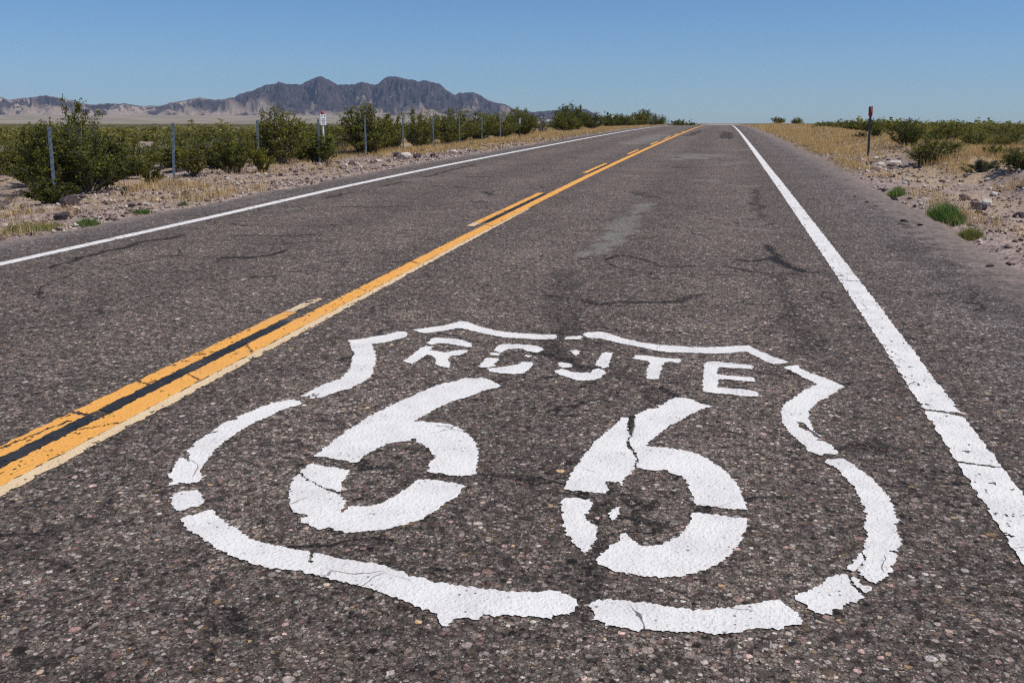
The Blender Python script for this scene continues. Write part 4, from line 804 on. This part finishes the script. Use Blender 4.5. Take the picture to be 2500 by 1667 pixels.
# ---------------------------------------------------------------- grass
def blades(g, x, y, n, h, spread, lean=.5):
    z = terr_full(x, y) - .01
    m = len(x)
    X = np.repeat(x, n) + g.normal(0, 1, m * n) * np.repeat(spread, n); Y = np.repeat(y, n) + g.normal(0, 1, m * n) * np.repeat(spread, n); Z = np.repeat(z, n)
    H = np.repeat(h, n) * g.uniform(.45, 1.15, m * n); az = g.uniform(0, 2 * pi, m * n); le = g.uniform(.1, lean, m * n) * H
    w = .0022 + .0008 * np.hypot(X, Y) / 10
    px, py = -np.sin(az) * w, np.cos(az) * w; tx, ty = np.cos(az) * le, np.sin(az) * le
    b0 = np.stack([X - px, Y - py, Z], -1); b1 = np.stack([X + px, Y + py, Z], -1)
    m0 = np.stack([X + px * .7 + tx * .35, Y + py * .7 + ty * .35, Z + H * .6], -1); m1 = np.stack([X - px * .7 + tx * .35, Y - py * .7 + ty * .35, Z + H * .6], -1)
    t0 = np.stack([X + tx, Y + ty, Z + H], -1); t1 = np.stack([X + tx - px * .2, Y + ty - py * .2, Z + H], -1)
    V = np.stack([b0, b1, m0, m1, t0, t1], 1).reshape(-1, 3); k = np.arange(m * n)[:, None] * 6
    Fc = np.concatenate([k + np.array([[0, 1, 2, 3]]), k + np.array([[3, 2, 4, 5]])])
    return V, Fc

def dry_grass(name, label, xs, ys, dens):
    g = np.random.default_rng(abs(hash(name)) % 1000 if False else len(name))
    keep = dens > g.random(len(xs)); x, y = xs[keep], ys[keep]
    r = np.hypot(x, y)
    h = (.05 + .16 * fbm(x * .8, y * .8, 7, 3)) * g.uniform(.5, 1.4, len(x))
    V, Fc = blades(g, x, y, 15, h, np.full(len(x), .06) + r * .0016, .95)
    o = link(name, mesh_np(name, V, Fc, M['straw'])); kind(o, "stuff"); tag(o, label, "grass")
g0 = np.random.default_rng(5)
u = g0.random(26000); yl = 7.5 * (125 / 7.5) ** u; dl = g0.random(26000) ** 1.2 * 7.5
dens = sm(fbm(dl * .7, yl * .55, 7, 3), .40, .60) * (.16 + .84 * sm(yl, 20, 36)) * sm(dl, .05, .5) * (1 - .75 * (sm(dl, .0, .4) - sm(dl, 1.8, 2.6)) * (1 - sm(yl, 34, 48)) * sm(yl, 12, 18))
dry_grass("dry_grass_left", "dry golden grass along the left verge", EL - dl, yl, np.clip(dens, 0, 1))
bpy.data.objects["dry_grass_left"].name = "dry_grass"
u = g0.random(26000); yr = 7.0 * (125 / 7.0) ** u; dr = g0.random(26000) ** 1.1 * 7.5
strip1 = np.exp(-((dr - .45) / .22) ** 2) * sm(fbm(dr, yr * .8, 17, 3), .44, .56) * sm(yr, 9, 10.5) * (.35 + .65 * sm(yr, 16, 24))
bank = sm(dr, 1.9, 2.8) * (1 - sm(dr, 6.0, 7.5)) * sm(fbm(dr * .6, yr * .5, 19, 3), .33, .52)
far = sm(yr, 22, 38) * sm(dr, .3, .7) * (1 - sm(dr, 4.5, 7))
dry_grass("dry_grass_right_", "dry golden grass over the right verge and bank", ER + dr, yr, np.clip(np.maximum(np.maximum(strip1, bank), far * .9), 0, 1))
bpy.data.objects["dry_grass_right_"].name = "dry_grass.001"

def tuft(x, y, rx, ry, n, h, label, mat='grass', name="grass_tuft"):
    g = np.random.default_rng(int(abs(x * 100) + y * 10))
    a = g.uniform(0, 2 * pi, n); q = g.random(n) ** .6 * (.65 + .7 * fbm(a * 1.3, a * 0 + x, 3, 3)); px = x + np.cos(a) * q * rx; py = y + np.sin(a) * q * ry
    V, Fc = blades(g, px, py, 6, h * (1 - .5 * q ** 2) * g.uniform(.5, 1.2, n), np.full(n, .03), .9)
    z0 = float(terr_full(np.array([x]), np.array([y]))[0]); V = V - np.array([x, y, z0])
    tag(link(name, mesh_np(name, V, Fc, M[mat]), None, (x, y, z0)), label, "grass tuft", "green tufts on the verges")
tuft(2.62, 11.75, .14, .62, 330, .20, "large bright green grass tuft at the right pavement edge")
tuft(2.58, 14.75, .09, .22, 200, .15, "small bright green tuft beyond the large one on the right")
tuft(2.55, 10.3, .09, .20, 220, .11, "pale green tuft nearest the viewer at the right pavement edge", 'weed')
tuft(-7.15, 9.3, .10, .16, 170, .08, "small green tuft at the left pavement edge")
tuft(-7.45, 8.75, .3, .45, 150, .11, "wide patch of yellow green weeds near the left frame edge", 'weed')
tuft(-7.2, 11.35, .05, .06, 26, .09, "tiny green weed by the left pavement, below the second post")
tuft(-7.2, 10.42, .09, .11, 110, .07, "sparse low green weeds on the left gravel edge")

# ---------------------------------------------------------------- rocks
def rock_mesh(seed, mat, squash=.6):
    g = np.random.default_rng(seed); bm = bmesh.new(); bmesh.ops.create_icosphere(bm, subdivisions=2, radius=.5)
    planes = [(Vector(g.normal(0, 1, 3)).normalized(), g.uniform(.26, .42)) for _ in range(9)]
    for v in bm.verts:
        for nrm, dd in planes:
            e = v.co.dot(nrm) - dd
            if e > 0: v.co -= nrm * e
        v.co += Vector(g.normal(0, .012, 3)); v.co.z *= squash
    me = bpy.data.meshes.new("rock"); bm.to_mesh(me); bm.free(); me.materials.append(M[mat]); return me
RK = {m: [rock_mesh(i * 7 + j, 'rock_' + m if m != 'rubble' else 'rubble', .65 if m != 'rubble' else .5) for j in range(3)] for i, m in enumerate(('pale', 'brown', 'dark', 'rubble'))}
rc = [0]
def rock(m, x, y, size, label, group=None, name="rock", z=None, tall=1.):
    rc[0] += 1
    zz = float(terr_full(np.array([x]), np.array([y]))[0]) if z is None else z
    o = link(name, RK[m][rc[0] % 3], None, (x, y, zz + size * .12))
    o.scale = (size, size * random.uniform(.7, 1.1), size * tall); o.rotation_euler = (random.uniform(-.3, .3), random.uniform(-.3, .3), random.uniform(0, 6.28))
    tag(o, label, "rock", group); return o
rock('dark', -9.4, 11.9, .42, "big dark purplish rock below the nearest fence post")
rock('pale', -8.65, 11.05, .16, "pale stone right below the big dark rock on the left")
rock('pale', 3.62, 13.92, .22, "pale upright rock alone on the right bank", None, "rock", None, 1.5)
rock('pale', -8.43, 24.05, .42, "large flat cream rock on the left gravel, below the tall shrub")
rock('pale', -8.54, 22.34, .25, "second cream rock, left of the large flat one")
rock('dark', -8.12, 24.27, .26, "dark rock right of the large flat cream rock")
rock('brown', -8.89, 24.75, .36, "brown pointed rock behind the large flat cream rock")
rock('pale', -7.8, 26.76, .28, "pale rock nearest the road below the dense dark shrub")
rock('pale', 4.16, 24.29, .50, "large pale rock heaped beside the leaning shrub")
rock('pale', 3.64, 23.08, .32, "pale angular rock left of the leaning shrub")
rock('pale', 4.14, 27.35, .26, "white stone at the foot of the red marker")
rock('pale', 3.28, 17.92, .18, "small white stone below the leaning shrub")
for x, y in [(-9.23, 11.24), (-9.03, 12.27), (-7.69, 11.26), (-9.25, 17.37), (-10.18, 20.13), (-8.49, 15.21), (-9.67, 16.88), (-7.9, 9.0), (-8.9, 21.0)]:
    rock('pale', x, y, random.uniform(.09, .16), "small pale rock in the gravel below the left fence", "small pale rocks below the left fence")
for x, y in [(-9.06, 20.64), (-10.77, 36.93), (-7.87, 24.84), (-10.6, 26.3), (-10.5, 28.3), (-9.62, 15.18), (-9.27, 20.98), (-8.0, 12.72), (-7.73, 9.59), (-8.13, 10.41), (-8.93, 21.6), (-10.2, 31.), (-9.5, 35.), (-9.9, 23.), (-9.4, 26.4), (-8.6, 18.6)]:
    rock(random.choice(['brown', 'dark']), x, y, random.uniform(.12, .26), "dark brown rock on the left gravel bank", "dark rocks on the left bank")
for x, y in [(4.78, 22.05), (4.93, 18.41), (2.75, 20.16), (4.75, 18.38), (4.36, 36.76), (3.28, 25.09), (4.25, 19.12), (4.14, 17.82), (3.22, 15.72), (4.3, 16.2), (3.9, 21.2), (3.5, 22.4)]:
    rock('pale', x, y, random.uniform(.09, .17), "small pale rock on the right bank", "small pale rocks on the right bank")
for x, y in [(4.13, 40.78), (4.41, 41.86), (3.7, 12.71), (3.08, 20.33), (4.17, 19.24), (3.5, 23.6), (3.8, 22.9), (4.0, 23.8), (4.3, 22.6), (3.4, 24.2), (3.9, 11.8), (3.3, 13.1), (4.4, 13.6), (4.1, 12.6), (3.6, 15.1), (4.6, 14.8), (3.55, 26.4), (3.9, 30.2)]:
    rock(random.choice(['brown', 'dark', 'brown']), x, y, random.uniform(.12, .26), "brown rock on the right bank", "brown rocks on the right bank")
for x, y in [(1.88, 13.93), (1.93, 13.16), (1.98, 12.67), (2.36, 13.65), (2.04, 11.07), (2.15, 10.74), (2.41, 11.26)]:
    rock('rubble', x, y, random.uniform(.06, .12), "black lump of broken asphalt on the right shoulder", "broken asphalt lumps on the right shoulder", "asphalt_lump", float(prof(y)) - .005, .6)
rock('dark', 2.18, 8.08, .07, "dark red stone lying on the right shoulder", None, "rock", float(prof(8.08)) - .005)

def pebbles(name, label, x, y, s):
    g = np.random.default_rng(len(x)); n = len(x)
    oc = np.array([[1, 0, 0], [-1, 0, 0], [0, 1, 0], [0, -1, 0], [0, 0, 1], [0, 0, -1.]])
    of = np.array([[0, 2, 4], [2, 1, 4], [1, 3, 4], [3, 0, 4], [2, 0, 5], [1, 2, 5], [3, 1, 5], [0, 3, 5]])
    V = oc[None] * g.uniform(.55, 1.2, (n, 6, 1)) + g.normal(0, .12, (n, 6, 3)); an = g.uniform(0, 6.28, n)
    c, sn = np.cos(an)[:, None], np.sin(an)[:, None]
    V = np.stack([V[..., 0] * c - V[..., 1] * sn, V[..., 0] * sn + V[..., 1] * c, V[..., 2] * .62], -1) * s[:, None, None]
    z = terr_full(x, y) + s * .2
    V = V + np.stack([x, y, z], -1)[:, None, :]
    Fc = (of[None] + np.arange(n)[:, None, None] * 6).reshape(-1, 3)
    me = mesh_np(name, V.reshape(-1, 3), Fc, M['rock_pale']); me.materials.append(M['rock_brown']); me.materials.append(M['rock_dark'])
    me.polygons.foreach_set("material_index", np.repeat(g.choice([0, 1, 1, 1, 2], n), 8).astype(np.int32))
    o = link(name, me); kind(o, "stuff"); tag(o, label, "gravel")
n = 9000
u = g0.random(n); y = 6.5 * (60 / 6.5) ** u; d = g0.random(n) ** 1.3 * 4.6 + .08
pebbles("gravel", "loose gravel and stones on the left verge", EL - d, y, np.minimum(np.exp(g0.normal(np.log(.016), .45, n)), .05) * (1 + y / 45))
u = g0.random(n); y = 6.0 * (60 / 6.0) ** u; d = g0.random(n) * 5.5 + .06
pebbles("gravel", "loose gravel and stones on the right verge", ER + d, y, np.minimum(np.exp(g0.normal(np.log(.016), .45, n)), .05) * (1 + y / 45))

# ---------------------------------------------------------------- fence, markers, signs
def box_bm(bm, c, s, rot=None):
    r = bmesh.ops.create_cube(bm, size=1.0)
    for v in r['verts']:
        p = Vector((v.co.x * s[0], v.co.y * s[1], v.co.z * s[2]))
        if rot is not None: p = rot @ p
        v.co = p + Vector(c)
    return r['verts']
def mesh_bm(name, bm, mat, bevel=0.):
    if bevel: bmesh.ops.bevel(bm, geom=bm.edges[:], offset=bevel, segments=2, affect='EDGES')
    me = bpy.data.meshes.new(name); bm.to_mesh(me); bm.free(); me.materials.append(mat); return me

FX = -10.6
fy = [13.07, 16.48, 20.0, 23.4, 26.8, 30.2, 33.66, 37.2, 40.85, 44.5]
fence = link("wire_fence", None, None, (FX, fy[0], float(terr(FX, fy[0]))))
tag(fence, "wire fence on grey steel posts along the left verge", "fence")
def post_mesh():
    bm = bmesh.new()                                  # a rolled T section: flange, web and a few studs
    box_bm(bm, (0, 0, .43), (.052, .008, 1.46)); box_bm(bm, (0, .0225, .43), (.009, .0365, 1.46))
    for k in range(9): box_bm(bm, (0, -.0075, .25 + k * .11), (.014, .0068, .02))
    return mesh_bm("fence_post", bm, M['steel'])
pm = post_mesh()
tops = []
for i, y in enumerate(fy):
    zg = float(terr(FX, y)); p = link("post", pm, fence, (0, y - fy[0], zg - float(fence.location.z)))
    ly = {0: radians(1.2), 1: radians(3.5), 2: radians(1.2)}.get(i, radians(random.uniform(-1.5, 1.5)))
    p.rotation_euler = (radians(random.uniform(-1.5, 1.5)), ly, YAW * 1.0 + radians(12)); p.scale = (1, 1, 1)
    tops.append((y, zg, ly))
for k, h in enumerate((.42, .68, .95, 1.12)):
    V, Fc = tubes([[np.array([FX + sin(l) * h - FX + .012, yy - fy[0], zz + h - fence.location.z + (random.uniform(-.01, .01))]) for yy, zz, l in tops]], .0022, .0022, 4)
    link("wire", mesh_np("fence_wire", V, Fc, M['wire']), fence)

# white marker sign behind the fence
sx, sy = -11.1, 24.85; sz = float(terr(sx, sy))
sg = link("marker_sign", None, None, (sx, sy, sz)); sg.rotation_euler = (0, 0, radians(55))
tag(sg, "small white utility marker sign with a red top, behind the left fence", "sign")
bm = bmesh.new(); bmesh.ops.create_cone(bm, cap_ends=True, segments=14, radius1=.032, radius2=.032, depth=1.5, matrix=Matrix.Translation((0, .02, .52))); link("post", mesh_bm("sign_post", bm, M['signwhite']), sg)
bm = bmesh.new(); box_bm(bm, (0, -.022, 1.125), (.19, .008, .29)); pl = link("plate", mesh_bm("sign_plate", bm, M['signwhite'], .002), sg)
bm = bmesh.new(); bmesh.ops.create_uvsphere(bm, u_segments=14, v_segments=8, radius=.045, matrix=Matrix.Translation((0, .01, 1.315)) @ Matrix.Diagonal((1, 1, 1.15, 1))); link("cap", mesh_bm("sign_cap", bm, M['redcap']), sg)
for dx in (-.045, .045):
    bm = bmesh.new(); box_bm(bm, (dx, -.028, 1.232), (.036, .003, .026)); link("black_panel", mesh_bm("sign_panel", bm, M['signblack']), pl)
bm = bmesh.new()
for k, (w, z) in enumerate(((.12, 1.165), (.10, 1.145), (.12, 1.12), (.11, 1.10), (.12, 1.075), (.09, 1.05), (.11, 1.025), (.07, 1.005))): box_bm(bm, (0, -.028, z), (w, .003, .007))
link("small_print", mesh_bm("sign_print", bm, M['signgrey']), pl)

# red paddle marker on the right bank
mx, my = 4.13, 28.65; mz = float(terr_full(np.array([mx]), np.array([my]))[0])
mk = link("roadside_marker", None, None, (mx, my, mz)); mk.rotation_euler = (0, radians(-1.6), radians(-8))
tag(mk, "slim dark steel post topped by a red marker plate, on the right bank", "marker post")
bm = bmesh.new(); box_bm(bm, (0, .004, .55), (.056, .007, 1.66)); box_bm(bm, (-.030, .018, .55), (.0065, .034, 1.66)); box_bm(bm, (.030, .018, .55), (.0065, .034, 1.66)); link("post", mesh_bm("marker_post", bm, M['darksteel']), mk)
bm = bmesh.new(); box_bm(bm, (0, -.012, 1.265), (.105, .012, .265)); box_bm(bm, (-.052, .004, 1.275), (.010, .045, .24)); 
head = link("plate", mesh_bm("marker_plate", bm, M['red'], .002), mk)
bm = bmesh.new(); box_bm(bm, (.022, -.0205, 1.335), (.034, .003, .075)); box_bm(bm, (.030, -.0205, 1.27), (.02, .003, .05)); link("tan_patch", mesh_bm("marker_patch", bm, M['tan']), head)

# white delineators along the left side of the road
dlab = ["white roadside delineator among the dark shrubs left of the far verge", "white delineator post before the row of dark shrubs", "small white delineator near the crest of the road", "last tiny white delineator beside the crest"]
for (x, y, h), lb in zip(((-9.4, 43.4, .98), (-8.3, 88.9, .95), (-8.3, 147., 1.15), (-8.3, 240., 1.9)), dlab):
    z = float(terr(x, y)); d = link("delineator", None, None, (x, y, z)); tag(d, lb, "delineator", "white delineators along the left verge"); s = h
    bm = bmesh.new(); box_bm(bm, (0, .006, s / 2 - .1), (.035, .008, s + .15)); link("post", mesh_bm("delineator_post", bm, M['darksteel']), d)
    bm = bmesh.new(); box_bm(bm, (0, -.004, s - .10), (.095, .006, .25 * s)); link("plate", mesh_bm("delineator_plate", bm, M['signwhite'], .002), d)

# small white building far behind the shrubs
hx, hy = -78., 419.; hz = float(terr(hx, hy))
hb = link("white_building", None, None, (hx, hy, hz)); hb.rotation_euler = (0, 0, radians(25))
tag(hb, "small white building half hidden behind the shrubs near the crest", "building")
bm = bmesh.new(); box_bm(bm, (0, 0, 1.0), (5.0, 3.0, 2.2)); wl = link("wall", mesh_bm("building_wall", bm, M['signwhite']), hb)
bm = bmesh.new()
for x0 in (-2.7, 2.7):
    pass
vs = [bm.verts.new(p) for p in ((-2.7, -1.75, 2.05), (2.7, -1.75, 2.05), (2.7, 0, 2.75), (-2.7, 0, 2.75), (2.7, 1.75, 2.05), (-2.7, 1.75, 2.05))]
bm.faces.new((vs[0], vs[1], vs[2], vs[3])); bm.faces.new((vs[3], vs[2], vs[4], vs[5])); bm.faces.new((vs[1], vs[4], vs[2])); bm.faces.new((vs[0], vs[3], vs[5])); bm.faces.new((vs[0], vs[5], vs[4], vs[1]))
link("roof", mesh_bm("building_roof", bm, M['roof']), hb)
for x0 in (-1.4, 1.2):
    bm = bmesh.new(); box_bm(bm, (x0, -1.505, 1.25), (.9, .03, .8)); link("window", mesh_bm("building_window", bm, M['glass']), hb)

# ---------------------------------------------------------------- haze: one box of thin even air round the whole scene
hz_m = bpy.data.materials.new("haze_air"); hz_m.use_nodes = True
t = hz_m.node_tree; t.nodes.clear(); ho = t.nodes.new("ShaderNodeOutputMaterial"); pv = t.nodes.new("ShaderNodeVolumePrincipled")
pv.inputs['Color'].default_value = (.50, .70, 1.0, 1); pv.inputs['Density'].default_value = 4.5e-5; pv.inputs['Anisotropy'].default_value = 0.0
t.links.new(pv.outputs[0], ho.inputs['Volume'])
bm = bmesh.new(); box_bm(bm, (0, 0, 195), (18400, 18400, 402)); o = link("haze", mesh_bm("haze", bm, hz_m)); kind(o, "stuff")
